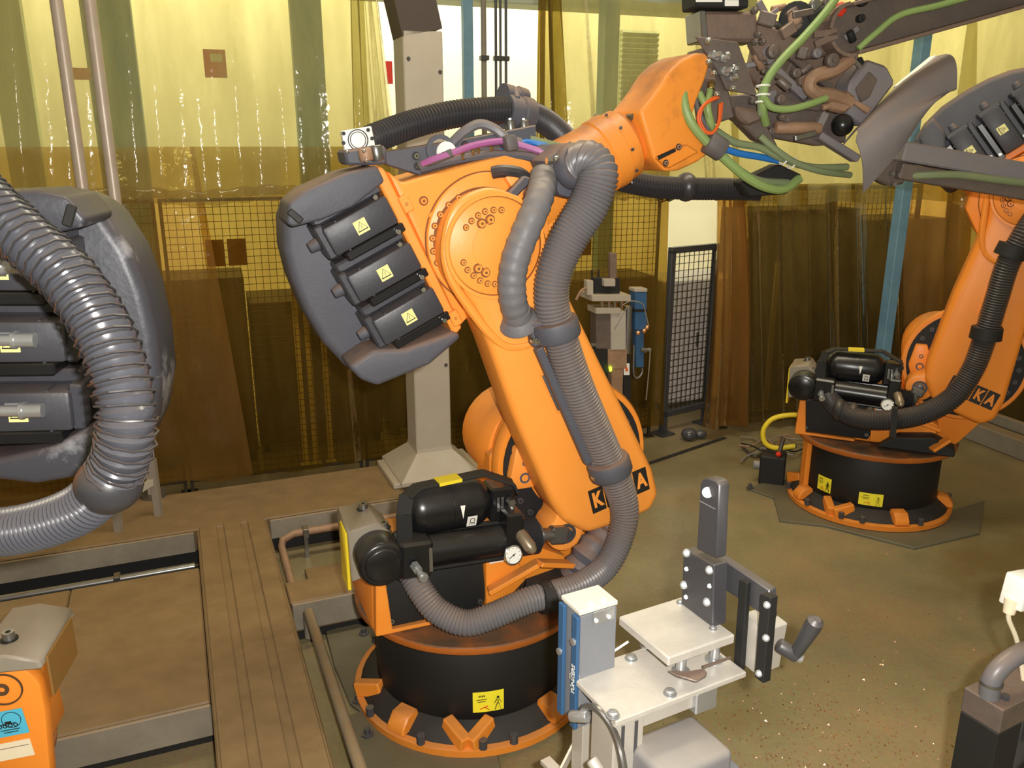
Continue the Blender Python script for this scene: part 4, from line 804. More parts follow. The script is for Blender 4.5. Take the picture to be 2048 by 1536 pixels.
# top carrier: black plate, hoses and cables along the arm
b = MB(MA1); pp = AR([(742, 306), (900, 282), (1066, 250), (1066, 300), (960, 318), (835, 350), (772, 330)], 0.0); b.prism(pp, -0.03, 0.03, 0.004, 1); cp = part(b, 'carrier_plate', 'castblack')
b = MB(); b.cyl(D(893, 304, 0.03), D(893, 304, 0.055), 0.034, seg=28, bev=0.004); part(b, 'white_cap', 'white', cp)
b = MB(); b.ring(D(880, 300, 0.032), (0, -1, 0), 0.05, 0.036, 0.01, 28); part(b, 'cap_ring', 'castblack', cp)
for x, y, v in ((832, 312, 0.035), (836, 332, 0.04), (930, 290, 0.035), (742, 330, 0.06)): bolt(cp, D(x, y, v), 0.008, 0.012, 'chrome')
pp = [R1.tr(x, y, 0.12) for x, y in ((681, 262), (741, 252), (750, 297), (689, 307))]
b = MB(); b.prism(pp, -0.135, -0.105, 0.004, 2); sf = part(b, 'flange_plate', 'white')  # white colour paints the flash glare on the silver plate
c = D(716, 280, 0.137); b = MB(); b.ring(c, (0, -1, 0), 0.032, 0.029, 0.003, 32); b.ring(c, (0, -1, 0), 0.025, 0.023, 0.003, 32); part(b, 'flange_groove', 'ink', sf)
for x, y in ((687, 267), (736, 260), (744, 277), (687, 286)): b = MB(); c = D(x, y, 0.136); b.cyl(c, c + Vector((0, -0.003, 0)), 0.006, seg=12); part(b, 'flange_hole', 'ink', sf)
pp = [R1.tr(x, y, 0.12) for x, y in ((684, 300), (750, 290), (768, 292), (770, 328), (742, 330), (690, 330))]
b = MB(); b.prism(pp, -0.15, -0.02, 0.008, 1); sb = part(b, 'coupling_block', 'castblack')
b = MB(); b.cyl(D(728, 296, 0.165), D(734, 322, 0.165), 0.022, seg=14, bev=0.005); part(b, 'coupling_pin', 'tanrust', sb)
b = MB(); b.cyl(D(750, 290, 0.15), D(756, 322, 0.15), 0.021, seg=16, bev=0.004); part(b, 'coupling_pin', 'steel', sb)
for x, y, v in ((694, 304, 0.15), (728, 302, 0.19), (732, 322, 0.19)): b = MB(); b.sph(D(x, y, v), 0.006); part(b, 'stud_head', 'chrome', sb)
b = MB(); b.hose(dpath([(730, 285, 0.07), (765, 270, 0.04), (830, 247, 0.0), (905, 229, -0.02), (975, 222, -0.03), (1035, 222, -0.05), (1085, 240, -0.10), (1125, 272, -0.17), (1165, 315, -0.24), (1230, 355, -0.24), (1300, 372, -0.22), (1372, 377, -0.20), (1450, 378, -0.16), (1520, 380, -0.10)]), 0.047, 0.0125, 0.13, 18); th = part(b, 'upper_hose', 'hosedark')
b = MB(); c = D(1372, 374, -0.20); b.sph(c, 0.06, (0.75, 1, 1)); part(b, 'hose_ball', 'hosedark', th)
b = MB(); b.lathe(D(1008, 222, -0.045), D(1068, 232, -0.08), [(0, 0.052), (0.0, 0.060), (0.045, 0.063), (0.05, 0.056), (0.06, 0.056), (0.065, 0.063), (0.11, 0.060), (0.115, 0.05)], 26); kc = part(b, 'hose_clip', 'castblack')
b = MB(); b.lathe(D(1006, 190, -0.06), D(1062, 196, -0.09), [(0, 0.026), (0.0, 0.040), (0.04, 0.036), (0.045, 0.03), (0.06, 0.03), (0.065, 0.036), (0.10, 0.030)], 18); b.bar(D(1030, 180, -0.05), D(1034, 200, -0.02), 0.02, 0.03, bev=0.004); part(b, 'clip_latch', 'castblack', kc)
for x in (1020, 1047):
    b = MB(); b.cyl(D(x, 240, -0.01), D(x+4, 285, -0.01), 0.018, seg=14, bev=0.003); b.cyl(D(x-1, 236, -0.01), D(x, 242, -0.01), 0.014, seg=10); part(b, 'clip_post', 'steel', kc)
def cable(nm, m, pts, r, par=None): b = MB(); b.tube(dpath(pts), r, 8, 6); return part(b, nm, m, par or cp)
cable('cable', 'purple', [(845, 328, 0.06), (870, 318, 0.09), (905, 306, 0.11), (950, 290, 0.11), (1005, 282, 0.10), (1040, 290, 0.11), (1085, 304, 0.13), (1105, 312, 0.15)], 0.0115)
cable('cable', 'tape', [(838, 330, 0.05), (848, 327, 0.06), (875, 318, 0.09), (905, 305, 0.11)], 0.014)
cable('cable', 'hose', [(900, 290, 0.02), (930, 262, 0.05), (960, 248, 0.06), (990, 258, 0.07), (1015, 278, 0.08), (1040, 285, 0.08)], 0.017)
cable('cable', 'bluecable', [(990, 304, 0.07), (1020, 298, 0.09), (1050, 284, 0.06), (1085, 290, 0.07), (1110, 300, 0.09)], 0.010)
cable('cable', 'castblack', [(840, 338, 0.05), (900, 322, 0.07), (980, 310, 0.09), (1050, 312, 0.11), (1095, 324, 0.14)], 0.016)
cable('cable', 'castblack', [(900, 310, 0.05), (960, 300, 0.07), (1040, 302, 0.08), (1100, 312, 0.10)], 0.012)
cable('cable', 'greengrey', [(1060, 278, 0.04), (1100, 288, 0.06), (1130, 296, 0.06)], 0.012)
for x, y, x2, y2, r in ((1010, 272, 1026, 300, 0.030), (1084, 290, 1092, 330, 0.036)):
    b = MB(); p = D(x, y, 0.10); q = D(x2, y2, 0.11); m_ = (p+q)/2; b.box(m_, (0.045, 0.07, (p-q).length), (0, rad(-14), 0), 0.012, 2); part(b, 'cable_tape', 'tape', cp)
for x, y in ((925, 312), (945, 303), (955, 300), (982, 296)): b = MB(); b.ring(D(x, y, 0.09), (0.8, -0.6, 0.2), 0.014, 0.010, 0.006, 16); part(b, 'cable_tie', 'brass', cp)
b = MB(); b.tube(dpath([(985, 345, 0.13), (1010, 342, 0.15), (1040, 348, 0.15), (1062, 368, 0.14)]), 0.022, 10, 6); part(b, 'short_hose', 'hosedark')
# dark pleated cover below the link
b = MB(); path = catmull(dpath([(1228, 1050, 0.18), (1205, 1075, 0.22), (1180, 1105, 0.25), (1158, 1140, 0.25), (1150, 1170, 0.24)]), 8); f_ = b._frames(path); b.rings([(p, x, y, 0.062*(1 + 0.10*math.sin(i*1.5))) for i, (p, x, y) in enumerate(f_)], 18); part(b, 'pleated_cover', 'castblack')

# wrist
wp = AR([(1250, 226), (1272, 200), (1290, 175), (1308, 146), (1332, 124), (1360, 110), (1382, 112), (1388, 130), (1378, 165), (1362, 205), (1352, 240), (1362, 262), (1386, 290), (1390, 304), (1366, 322), (1328, 340), (1300, 342), (1278, 318)], 0.02)
b = MB(MA1); b.prism(wp, -0.125, 0.10, 0.05, 4, 12); wr = part(b, 'wrist', 'orange_soot', smooth=50)
pp = AR([(1312, 315), (1372, 288), (1398, 304), (1336, 338)], 0.14); b = MB(MA1); b.prism(pp, -0.145, -0.12, 0.006, 1); wpl = part(b, 'wrist_cover', 'orange', wr)
pp = AR([(1315, 312), (1350, 296), (1352, 303), (1318, 320)], 0.147); b = MB(MA1); b.prism(pp, -0.148, -0.144); part(b, 'type_plate', 'ink', wpl, 0)
for x, y in ((1358, 294), (1332, 326)): p = AR([(x, y)], 0.147)[0]; bolt(wpl, MA1 @ Vector((p[0], -0.146, p[1])), 0.007, 0.005, 'tanrust')
p = AR([(1278, 214)], 0.05)[0]; b = MB(MA1); b.cyl((p[0], -0.05, p[1]-0.03), (p[0]-0.01, -0.05, p[1]+0.004), 0.045, seg=24); part(b, 'wrist_cap', 'plategreen', wr)
b = MB(MA1); p0 = AR([(1388, 150)], 0.0)[0]; p1 = AR([(1425, 180)], 0.0)[0]; b.lathe((p0[0], 0.0, p0[1]), (p1[0], 0.0, p1[1]), [(0, 0.10), (0.03, 0.10), (0.035, 0.085), (0.10, 0.085)], 28); part(b, 'tool_flange', 'gunsteel', wr)

# ---------------- hose of the far robot
E2 = R2.t3
HP2 = [(2075, 430, 0.30), (2048, 470, 0.34), (2015, 530, 0.34), (1993, 600, 0.33), (1970, 675, 0.33), (1945, 740, 0.33), (1905, 795, 0.36), (1845, 828, 0.40), (1775, 840, 0.42), (1715, 836, 0.40), (1675, 815, 0.33), (1655, 790, 0.25)]
b = MB(); b.hose([E2(*p) for p in HP2], 0.058, 0.014, 0.08, 18); h2 = part(b, 'corrugated_hose', 'hosedark', R2root)
for x, y, x2, y2 in ((1975, 655, 1968, 690), (2030, 490, 2016, 520)):
    b = MB(); b.lathe(E2(x, y, 0.332), E2(x2, y2, 0.332), [(0, 0.06), (0, 0.075), (0.06, 0.078), (0.06, 0.06)], 24); b.bar(E2(x+30, y+10, 0.29), E2(x-26, y+8, 0.29), 0.05, 0.06, bev=0.005); part(b, 'hose_clamp', 'mattblack', R2root)
for x in (1678, 1705, 1738):
    b = MB(); b.sph(E2(x, 820 + (x-1678)*0.28, 0.36), 0.066, (0.55, 1, 1)); part(b, 'hose_ring', 'hosedark', h2)
b = MB(); b.bar(E2(1790, 815, 0.48), E2(1786, 872, 0.48), 0.03, 0.045, up=(0, 1, 0)); part(b, 'hose_strap', 'mattblack', h2)
b = MB(); b.prism([R2.tr(x, y, 0.26) for x, y in ((1743, 778), (1779, 780), (1779, 806), (1744, 800))], -0.262, -0.256); part(b, 'white_label', 'cream', R2root, 0)

# ---------------- hose in front of the left robot
H3 = [(-60, 372, 1.62), (10, 440, 1.60), (70, 495, 1.58), (140, 560, 1.56), (200, 650, 1.54), (236, 740, 1.53), (254, 830, 1.53), (246, 905, 1.55), (218, 968, 1.58), (160, 1018, 1.60), (80, 1050, 1.62), (-10, 1065, 1.64), (-120, 1060, 1.66)]
inv3 = R3root.matrix_basis.inverted() if False else (Matrix.Translation(R3.o) @ Matrix.Rotation(rad(190), 4, 'Z') @ Matrix.Diagonal((1, -1, 1, 1))).inverted()
W3 = [inv3 @ atd(*p) for p in H3]
b = MB(); b.hose(W3[:9], 0.0515, 0.0215, 0.15, 22); h3 = part(b, 'corrugated_hose', 'clearhose', R3root)
b = MB(); path = resample(catmull(W3[:9], 14), 0.0007); f_ = b._frames(path)
pts = [p + (x*math.cos(i*0.0007/0.0215*2*PI/1.0) + y*math.sin(i*0.0007/0.0215*2*PI/1.0))*0.0545 for i, (p, x, y) in enumerate(f_)]
b.tube(pts[::3], 0.0026, 5, 1, smooth=False); part(b, 'wire_spiral', 'hosedark', h3)
b = MB(); b.hose(W3[8:], 0.049, 0.0105, 0.10, 22); part(b, 'lower_hose', 'clearhose', R3root)
b = MB(); b.sph(W3[8], 0.062, (1, 1, 0.92), 24, 16); part(b, 'hose_ball', 'hosedark', h3)

# ================================================================== GRIPPER held by the main robot
g0 = R1.M @ D(1410, 165, 0.0)
GF = Fr((g0.x, g0.y), 10)
grip = empty('welding_gripper', GF.o, GF.a)
tag(grip, 'dark dusty gripper with clamps, green hoses and a curved scoop on the main robot wrist', 'gripper')
G = GF.t3
def gp_(name, m, px, v0, v1, bev=0.006, par=None, vt=None):
    b = MB(); b.prism([GF.tr(x, y, v1 if vt is None else vt) for x, y in px], -v1, -v0, bev, 1); return b.build(name, m, par or grip)
def gt(name, m, pts, r, par=None, seg=10): b = MB(); b.tube([G(*p) for p in pts], r, seg, 6); return b.build(name, m, par or grip)
def gc(name, m, p, q, r, par=None, seg=18, bev=0.004): b = MB(); b.cyl(G(*p), G(*q), r, seg=seg, bev=bev); return b.build(name, m, par or grip)
mp = gp_('mount_plate', 'gunsteel', [(1405, 95), (1440, 95), (1470, 235), (1425, 250)], -0.10, 0.06)
gp_('main_plate', 'gunsteel', [(1455, 190), (1640, 180), (1700, 225), (1692, 285), (1640, 292), (1545, 275), (1500, 255), (1462, 235)], -0.06, 0.0)
gp_('back_plate', 'rustgrip', [(1520, 60), (1700, 20), (1720, 120), (1680, 210), (1560, 215), (1500, 150)], -0.16, -0.10)
ub = gp_('drive_body', 'rustgrip', [(1402, 22), (1515, 22), (1520, 84), (1408, 82)], -0.08, 0.06, 0.012)
gp_('drive_band', 'steel', [(1400, 20), (1412, 20), (1418, 82), (1404, 82)], -0.085, 0.065, 0.004, ub)
gp_('top_box', 'mattblack', [(1390, -40), (1498, -40), (1498, 16), (1392, 14)], -0.06, 0.08)
for x0, x1, y0, y1 in ((1392, 1445, -4, 4), (1450, 1478, 0, 12)): gp_('white_tag', 'white', [(x0, y0), (x1, y0), (x1, y1), (x0, y1)], 0.08, 0.084, 0.001, ub)
vp = gp_('valve_plate', 'gunsteel', [(1391, 72), (1476, 84), (1516, 192), (1452, 180), (1440, 150)], 0.10, 0.112, 0.003)
for x, y, s in ((1428, 112, 0.034), (1444, 118, 0.026), (1448, 143, 0.034), (1462, 140, 0.024), (1460, 157, 0.020)):
    p = G(x, y, 0.13); b = MB(); b.box(p, (s, 0.035, s*0.8), (0, rad(20), rad(10)), 0.004); b.cyl(p + Vector((0, -0.015, 0)), p + Vector((0.01, -0.035, 0.004)), s*0.3, seg=10); b.build('valve', 'zinc', vp)
for x, y in ((1417, 84), (1417, 126), (1427, 148), (1455, 112), (1466, 137), (1470, 156), (1465, 178), (1434, 190)):
    p = G(x, y, 0.125); b = MB(); b.cyl(p, p + Vector((-0.012, -0.03, 0)), 0.012, seg=12, bev=0.003); b.sph(p + Vector((-0.012, -0.032, 0)), 0.008); b.build('hose_fitting', 'chrome', vp)
gp_('link_plate', 'rustgrip', [(1500, 46), (1532, 48), (1600, 80), (1582, 112), (1552, 122), (1520, 122), (1505, 90)], 0.0, 0.05)
for x, y in ((1513, 70), (1522, 84), (1507, 84), (1506, 22), (1560, 234), (1570, 240), (1665, 100)): b = MB(); p = G(x, y, 0.06); b.cyl(p, p + Vector((0, -0.02, 0)), 0.014, seg=6); b.sph(p + Vector((0, -0.022, 0)), 0.009); b.build('clamp_bolt', 'gunsteel', grip)
m1 = gc('round_motor', 'mattblack', (1592, 38, -0.10), (1592, 38, 0.06), 0.062); gc('motor_cap', 'tanrust', (1590, 36, 0.055), (1590, 36, 0.07), 0.025, m1)
gp_('side_block', 'rustgrip', [(1620, 40), (1680, 20), (1700, 70), (1670, 110), (1600, 120), (1590, 90)], -0.08, 0.03, 0.012)
gp_('red_cap', 'red', [(1668, 6), (1690, 2), (1696, 22), (1682, 36), (1668, 24)], -0.01, 0.04)
for i, (p, q, w, m) in enumerate((((1540, 128, 0.02), (1620, 205, 0.02), 0.034, 'gripgrey'), ((1580, 110, 0.04), (1660, 175, 0.0), 0.03, 'gunsteel'), ((1595, 165, 0.05), (1690, 120, 0.05), 0.036, 'rustgrip'), ((1632, 262, 0.05), (1650, 225, 0.05), 0.034, 'gripgrey'), ((1635, 270, 0.03), (1712, 318, 0.03), 0.055, 'gripgrey'), ((1500, 200, 0.04), (1640, 215, 0.02), 0.03, 'gunsteel'), ((1600, 100, -0.03), (1560, 170, -0.03), 0.05, 'gunsteel'))):
    b = MB(); b.bar(G(*p), G(*q), 0.03, w, up=(0, 1, 0), bev=0.005); b.build('clamp_lever', m, grip)
gt('clamp_hook', 'tanrust', [(1700, 118, 0.07), (1668, 140, 0.08), (1630, 152, 0.08), (1618, 170, 0.08), (1632, 186, 0.08), (1668, 192, 0.07), (1700, 205, 0.06)], 0.026)
gc('clamp_pin', 'tanrust', (1550, 255, 0.05), (1640, 256, 0.05), 0.024)
b = MB(); b.sph(G(1685, 250, 0.06), 0.042); b.build('rubber_stop', 'glossblack', grip)
jb = gp_('jaw_block', 'gripgrey', [(1700, 165), (1735, 118), (1775, 132), (1792, 165), (1724, 255), (1692, 228)], -0.05, 0.06, 0.010)
gp_('jaw_recess', 'gunsteel', [(1712, 178), (1740, 142), (1756, 160), (1740, 195), (1722, 205)], 0.055, 0.068, 0.004, jb)
gp_('jaw_tip', 'tanrust', [(1705, 205), (1712, 200), (1745, 216), (1735, 228)], 0.05, 0.075, 0.003, jb)
gp_('lower_body', 'gunsteel', [(1470, 215), (1520, 225), (1545, 270), (1560, 300), (1515, 280), (1480, 245)], -0.02, 0.05)
gp_('lower_cover', 'mattblack', [(1480, 365), (1560, 328), (1605, 350), (1575, 388), (1500, 394)], -0.12, -0.04)
gp_('corroded_block', 'tanrust', [(1660, 195), (1700, 180), (1715, 205), (1690, 228), (1662, 220)], 0.02, 0.08, 0.01)
gp_('corroded_block', 'rustgrip', [(1470, 212), (1518, 220), (1530, 238), (1498, 252), (1476, 236)], 0.04, 0.085, 0.01)
rg = random.Random(21); MM_ = ['gunsteel', 'rustgrip', 'gripgrey', 'mattblack', 'tanrust', 'steel', 'gunsteel', 'gripgrey']
for i in range(46):
    x = rg.uniform(1500, 1730); y = rg.uniform(-5, 285)
    if x > 1650 and y > 200: continue
    p = G(x, y, rg.uniform(0.0, 0.09)); k = i % 4; mm = MM_[rg.randrange(8)]; b = MB(); R_ = Matrix.Rotation(rg.choice((-0.6, -0.2, 0.25, 0.7, 0.9)), 4, 'Y') @ Matrix.Rotation(rg.uniform(-0.3, 0.3), 4, 'Z')
    if k == 0: b.box(p, (rg.uniform(0.03, 0.08), 0.03, rg.uniform(0.02, 0.05)), R_, 0.004); nm = 'guide_block'
    elif k == 1: b.box(p, (rg.uniform(0.06, 0.13), 0.014, rg.uniform(0.016, 0.03)), R_, 0.003); nm = 'strap_plate'
    elif k == 2: d_ = R_ @ Vector((1, 0, 0)); b.cyl(p, p + d_*rg.uniform(0.04, 0.09), rg.uniform(0.010, 0.018), seg=12, bev=0.003); nm = 'link_pin'
    else: b.cyl(p, p + Vector((0, -0.03, 0)), rg.uniform(0.014, 0.026), seg=14, bev=0.004); b.cyl(p + Vector((0, -0.03, 0)), p + Vector((0, -0.036, 0)), 0.009, seg=6); nm = 'pivot_nut'
    b.build(nm, mm, grip)
# long arms of the tool
ch = GF.tr(1690, 62, 0.05); ce = GF.tr(2140, -62, 0.05); dx = Vector((ce[0]-ch[0], 0, ce[1]-ch[1])).normalized()
ang = math.atan2(dx.z, dx.x); Lc = math.hypot(ce[0]-ch[0], ce[1]-ch[1])
Mc = Matrix.Translation((ch[0], -0.03, ch[1])) @ Matrix.Rotation(-ang, 4, 'Y')
arm = empty('tool_arm', (0, 0, 0)); arm.parent = grip
b = MB(Mc); b.box((Lc/2, 0.0, 0), (Lc, 0.012, 0.17)); b.prism(circ(0, 0, 0.085, 90, 270, 10), -0.006, 0.006); b.build('web', 'gunsteel', arm)
for sz in (-1, 1):
    b = MB(Mc); b.box((Lc/2, -0.045, sz*0.085), (Lc, 0.115, 0.014), bev=0.003); b.build('flange', 'rustgrip', arm)
b = MB(Mc); pts = circ(0, 0, 0.091, 90, 270, 12); 
for i in range(12): b.bar((pts[i][0], -0.035, pts[i][1]), (pts[i+1][0], -0.035, pts[i+1][1]), 0.09, 0.012, up=(0, 1, 0) if False else None)
b.build('end_band', 'rustgrip', arm)
p0 = G(1795, 302, 0.06); p1 = G(2140, 362, 0.10); lo = MB(); lo.bar(p0, p1, 0.10, 0.075, bev=0.006); lb = lo.build('lower_arm', 'gripgrey', grip)
lo = MB(); lo.bar(p0 + Vector((0.0, -0.01, -0.075)), p1 + Vector((0, -0.01, -0.075)), 0.07, 0.06, bev=0.004); lo.build('lower_channel', 'gunsteel', lb)
gp_('arm_joint', 'gunsteel', [(1775, 318), (1815, 320), (1810, 368), (1780, 372), (1745, 355)], 0.0, 0.06, 0.008)
for x, y in ((1783, 347), (1786, 368)): b = MB(); p = G(x, y, 0.065); b.cyl(p, p + Vector((0, -0.012, 0)), 0.010, seg=8); b.build('clamp_bolt', 'steel', grip)
# curved sheet scoop
R0 = [G(1685, 289, 0.02), G(1735, 232, 0.0), G(1793, 172, -0.02), G(1871, 113, -0.05)]
R1_ = [G(1712, 282, 0.16), G(1768, 240, 0.16), G(1838, 205, 0.14), G(1914, 176, 0.10)]
R2_ = [G(1727, 386, 0.13), G(1768, 340, 0.15), G(1808, 292, 0.15), G(1852, 222, 0.13)]
rows = []
for j in range(17):
    f = j/16.0; r = []
    for a, m_, c in zip(R0, R1_, R2_):
        if f < 0.5:
            t = f*2; q = a.lerp(m_, t) + Vector((0, -0.035, 0.05))*math.sin(PI*t)
        else:
            t = (f-0.5)*2; q = m_.lerp(c, t) + Vector((-0.01, -0.03, 0.02))*math.sin(PI*t)
        r.append(q)
    rows.append(catmull(r, 6))
b = MB(); b.grid(rows, 0.005); b.build('scoop_sheet', 'gripgrey', grip, smooth=60)
b = MB(); b.bar(G(1795, 176, -0.02), G(1868, 116, -0.05), 0.02, 0.035, up=(0, 1, 0)); b.build('edge_glint', 'white', grip)  # white bar paints the bright highlight along the scoop's rim
# hoses and cables of the tool
gt('air_hose', 'green', [(1690, -30, 0.10), (1655, 20, 0.11), (1610, 72, 0.12), (1562, 122, 0.13), (1533, 165, 0.13), (1526, 215, 0.12), (1532, 248, 0.08)], 0.015)
gt('air_hose', 'greengrey', [(1572, 112, 0.10), (1540, 150, 0.115), (1522, 185, 0.12), (1522, 230, 0.11)], 0.013)
gt('air_hose', 'green', [(1528, 196, 0.14), (1545, 215, 0.14), (1580, 218, 0.14), (1620, 208, 0.13), (1652, 196, 0.11)], 0.013)
gt('air_hose', 'green', [(1368, 165, 0.13), (1368, 205, 0.15), (1382, 245, 0.16), (1412, 282, 0.16), (1450, 318, 0.16), (1490, 352, 0.15), (1530, 374, 0.13), (1568, 378, 0.10), (1598, 358, 0.06)], 0.017)
gt('air_hose', 'greengrey', [(1372, 225, 0.12), (1395, 262, 0.14), (1440, 306, 0.15), (1480, 342, 0.14), (1520, 362, 0.12), (1575, 366, 0.08)], 0.015)
gt('air_hose', 'green', [(1398, 185, 0.12), (1412, 215, 0.14), (1420, 245, 0.14), (1432, 268, 0.12)], 0.013)
gt('air_hose', 'green', [(1420, 178, 0.12), (1416, 215, 0.15), (1424, 250, 0.14)], 0.012)
gt('air_hose', 'greengrey', [(1432, 262, 0.13), (1470, 285, 0.12), (1520, 295, 0.11), (1560, 315, 0.11), (1620, 334, 0.10), (1694, 334, 0.06)], 0.014)
gt('air_hose', 'greengrey', [(1520, 272, 0.12), (1552, 300, 0.13), (1590, 325, 0.13), (1640, 342, 0.11), (1700, 350, 0.04)], 0.013)
gt('air_hose', 'green', [(1716, 98, 0.10), (1752, 66, 0.11), (1800, 30, 0.12), (1880, 10, 0.13), (1980, -18, 0.13), (2080, -45, 0.13)], 0.012)
gt('air_hose', 'greengrey', [(1812, 352, 0.08), (1860, 350, 0.13), (1920, 350, 0.14), (2000, 360, 0.15), (2100, 372, 0.15)], 0.015)
gt('signal_cable', 'orangecable', [(1437, 194, 0.15), (1408, 210, 0.17), (1396, 235, 0.17), (1406, 260, 0.17), (1425, 266, 0.17), (1437, 245, 0.16), (1440, 208, 0.14)], 0.006, seg=8)
gt('signal_cable', 'orangecable', [(1437, 190, 0.14), (1412, 206, 0.155), (1400, 236, 0.155), (1412, 262, 0.155), (1428, 262, 0.155), (1440, 240, 0.15), (1444, 205, 0.13)], 0.005, seg=8)
gt('air_hose', 'bluecable', [(1436, 292, 0.13), (1475, 306, 0.12), (1520, 314, 0.10), (1558, 322, 0.08)], 0.013)
gt('signal_cable', 'tape', [(1388, 185, 0.11), (1398, 225, 0.13), (1418, 262, 0.13)], 0.011)
gc('hose_tape', 'tape', (1414, 282, 0.155), (1445, 302, 0.155), 0.042)
for p, q in (((1519, 174, 0.13), (1533, 174, 0.13)), ((1512, 192, 0.13), (1540, 194, 0.13)), ((1514, 206, 0.13), (1536, 204, 0.13))):
    b = MB(); b.ring(G((p[0]+q[0])/2, p[1], 0.12), (0, 0.1, 1), 0.027, 0.022, 0.006, 18); b.build('cable_tie', 'white', grip)
for x, y in ((1567, 318), (1583, 326)): b = MB(); b.ring(G(x, y, 0.115), (1, 0.1, -0.5), 0.024, 0.019, 0.005, 18); b.build('cable_tie', 'white', grip)
for x, y in ((1368, 158), (1395, 170), (1422, 172)): gc('hose_socket', 'brass', (x, y-8, 0.11), (x, y+8, 0.125), 0.014, None, 12)
gp_('manifold', 'rustgrip', [(1362, 130), (1425, 130), (1440, 165), (1370, 160)], 0.06, 0.12, 0.01)

# ================================================================== FOREGROUND CLAMP STATION
ZP = 0.90
fo = atz(1137, 1345, ZP)
FF = Fr((fo.x, fo.y), 28); fix = empty('clamp_station', FF.o, FF.a)
tag(fix, 'aluminium clamp station with black lever tower in the foreground', 'fixture')
def q(x, y, z): return FF.loc(atz(x, y, z))
def fbox(name, m, u0, u1, y0, y1, z0, z1, bev=0.003, par=None):
    b = MB(); b.box(((u0+u1)/2, (y0+y1)/2, (z0+z1)/2), (abs(u1-u0), abs(y1-y0), z1-z0), bev=bev); return b.build(name, m, par or fix)
def hplate(name, m, px, z, th, par=None, bev=0.002):
    t = bmesh.new(); vs = []
    for x, y in px: p = q(x, y, z); vs.append(t.verts.new((p.x, p.y, z-th)))
    f = t.faces.new(vs); r = bmesh.ops.extrude_face_region(t, geom=[f]); bmesh.ops.translate(t, vec=(0, 0, th), verts=[v for v in r['geom'] if isinstance(v, bmesh.types.BMVert)]); bmesh.ops.recalc_face_normals(t, faces=t.faces)
    b = MB(); b._bev(t, bev, 1); b._add(t); return b.build(name, m, par or fix)
A = q(1137, 1345, ZP); Bq = q(1240, 1440, ZP); Cq = q(1505, 1352, ZP)
plate = fbox('base_plate', 'alu_plate', A.x, Cq.x, Bq.y, A.y, ZP-0.016, ZP, 0.003)
def fbolt(x, y, z, r=0.013, h=0.011, par=None):
    p = q(x, y, z); b = MB(); b.cyl(p, p + Vector((0, 0, h*0.25)), r*1.25, seg=16); b.cyl(p + Vector((0, 0, h*0.25)), p + Vector((0, 0, h)), r, seg=12, bev=0.002); b.cyl(p + Vector((0, 0, h)), p + Vector((0, 0, h+0.0006)), r*0.5, seg=6); return b.build('hex_screw', 'zinc', par or plate)
for x, y in ((1154, 1352), (1262, 1318), (1340, 1388), (1226, 1432)): fbolt(x, y, ZP)
pu0 = A.x + 0.004; 
post = fbox('profile_post', 'alu', pu0, pu0+0.085, Bq.y+0.012, Bq.y+0.105, 0.0, ZP-0.016, 0.004)
for k in range(2):
    for sgn, a_ in ((0, 0), ):
        b = MB(); b.box((pu0+0.024+0.037*k, Bq.y+0.0115, 0.44), (0.008, 0.004, 0.86)); b.build('profile_slot', 'darksteel', post, smooth=0)
b = MB(); b.box((pu0+0.04, Bq.y+0.05, 0.008), (0.20, 0.20, 0.016), bev=0.002); b.build('foot_plate', 'alu', post)
fbox('bracket_block', 'alu', A.x+0.09, A.x+0.27, Bq.y+0.02, A.y-0.03, ZP-0.065, ZP-0.016)
fbox('bracket_block', 'zinc', A.x+0.235, A.x+0.30, Bq.y+0.005, A.y-0.05, ZP-0.075, ZP-0.016)
# raised clamping slab on four studs
ZS = ZP + 0.085
s0 = q(1237, 1232, ZS); s1 = q(1330, 1318, ZS); s2 = q(1470, 1268, ZS)
slb = fbox('clamp_slab', 'alu_plate', s0.x, s2.x, s1.y, s0.y, ZS-0.026, ZS, 0.004)
for uu in (s0.x+0.07, s2.x-0.03):
    for yy in (s1.y+0.035, s0.y-0.035):
        b = MB(); b.cyl((uu, yy, ZP), (uu, yy, ZS-0.026), 0.013, seg=16); b.cyl((uu, yy, ZP), (uu, yy, ZP+0.008), 0.022, seg=18); b.build('stud', 'zinc', slb)
for x, y in ((1360, 1206), (1426, 1258)): fbolt(x, y, ZS, 0.008, 0.008, slb)
hplate('locating_plate', 'gunsteel', [(1336, 1340), (1350, 1340), (1372, 1342), (1408, 1336), (1414, 1344), (1412, 1352), (1394, 1362), (1352, 1350)], ZP+0.030, 0.006)
hplate('locating_plate', 'gunsteel', [(1404, 1330), (1462, 1310), (1464, 1314), (1406, 1336)], ZP+0.030, 0.006)
# lever tower: planes facing left
tp = atz(1363, 1210, ZS)
TF = Fr((tp.x, tp.y), -62)
def tw(px, v1, v0, bev, name, m, par=None, vt=None):
    t0 = [TF.tr(x, y, v1 if vt is None else vt) for x, y in px]; M = FF.M.inverted() @ TF.M; b = MB(M); b.prism(t0, -v1, -v0, bev, 1); return b.build(name, m, par or fix)
def tp3(x, y, v): return FF.M.inverted() @ (TF.M @ TF.t3(x, y, v))
tb = tw([(1366, 1098), (1428, 1130), (1425, 1256), (1362, 1208)], 0.0, -0.045, 0.003, 'tower_block', 'darksteel')
for x, y in ((1373, 1106), (1419, 1140), (1368, 1170), (1414, 1204)):
    b = MB(); p = tp3(x, y, 0.001); d = (tp3(x, y, 0.02)-tp3(x, y, 0.0)).normalized(); b.cyl(p, p+d*0.008, 0.011, seg=14, bev=0.002); b.cyl(p+d*0.008, p+d*0.0086, 0.006, seg=6); b.build('socket_screw', 'zinc', tb)
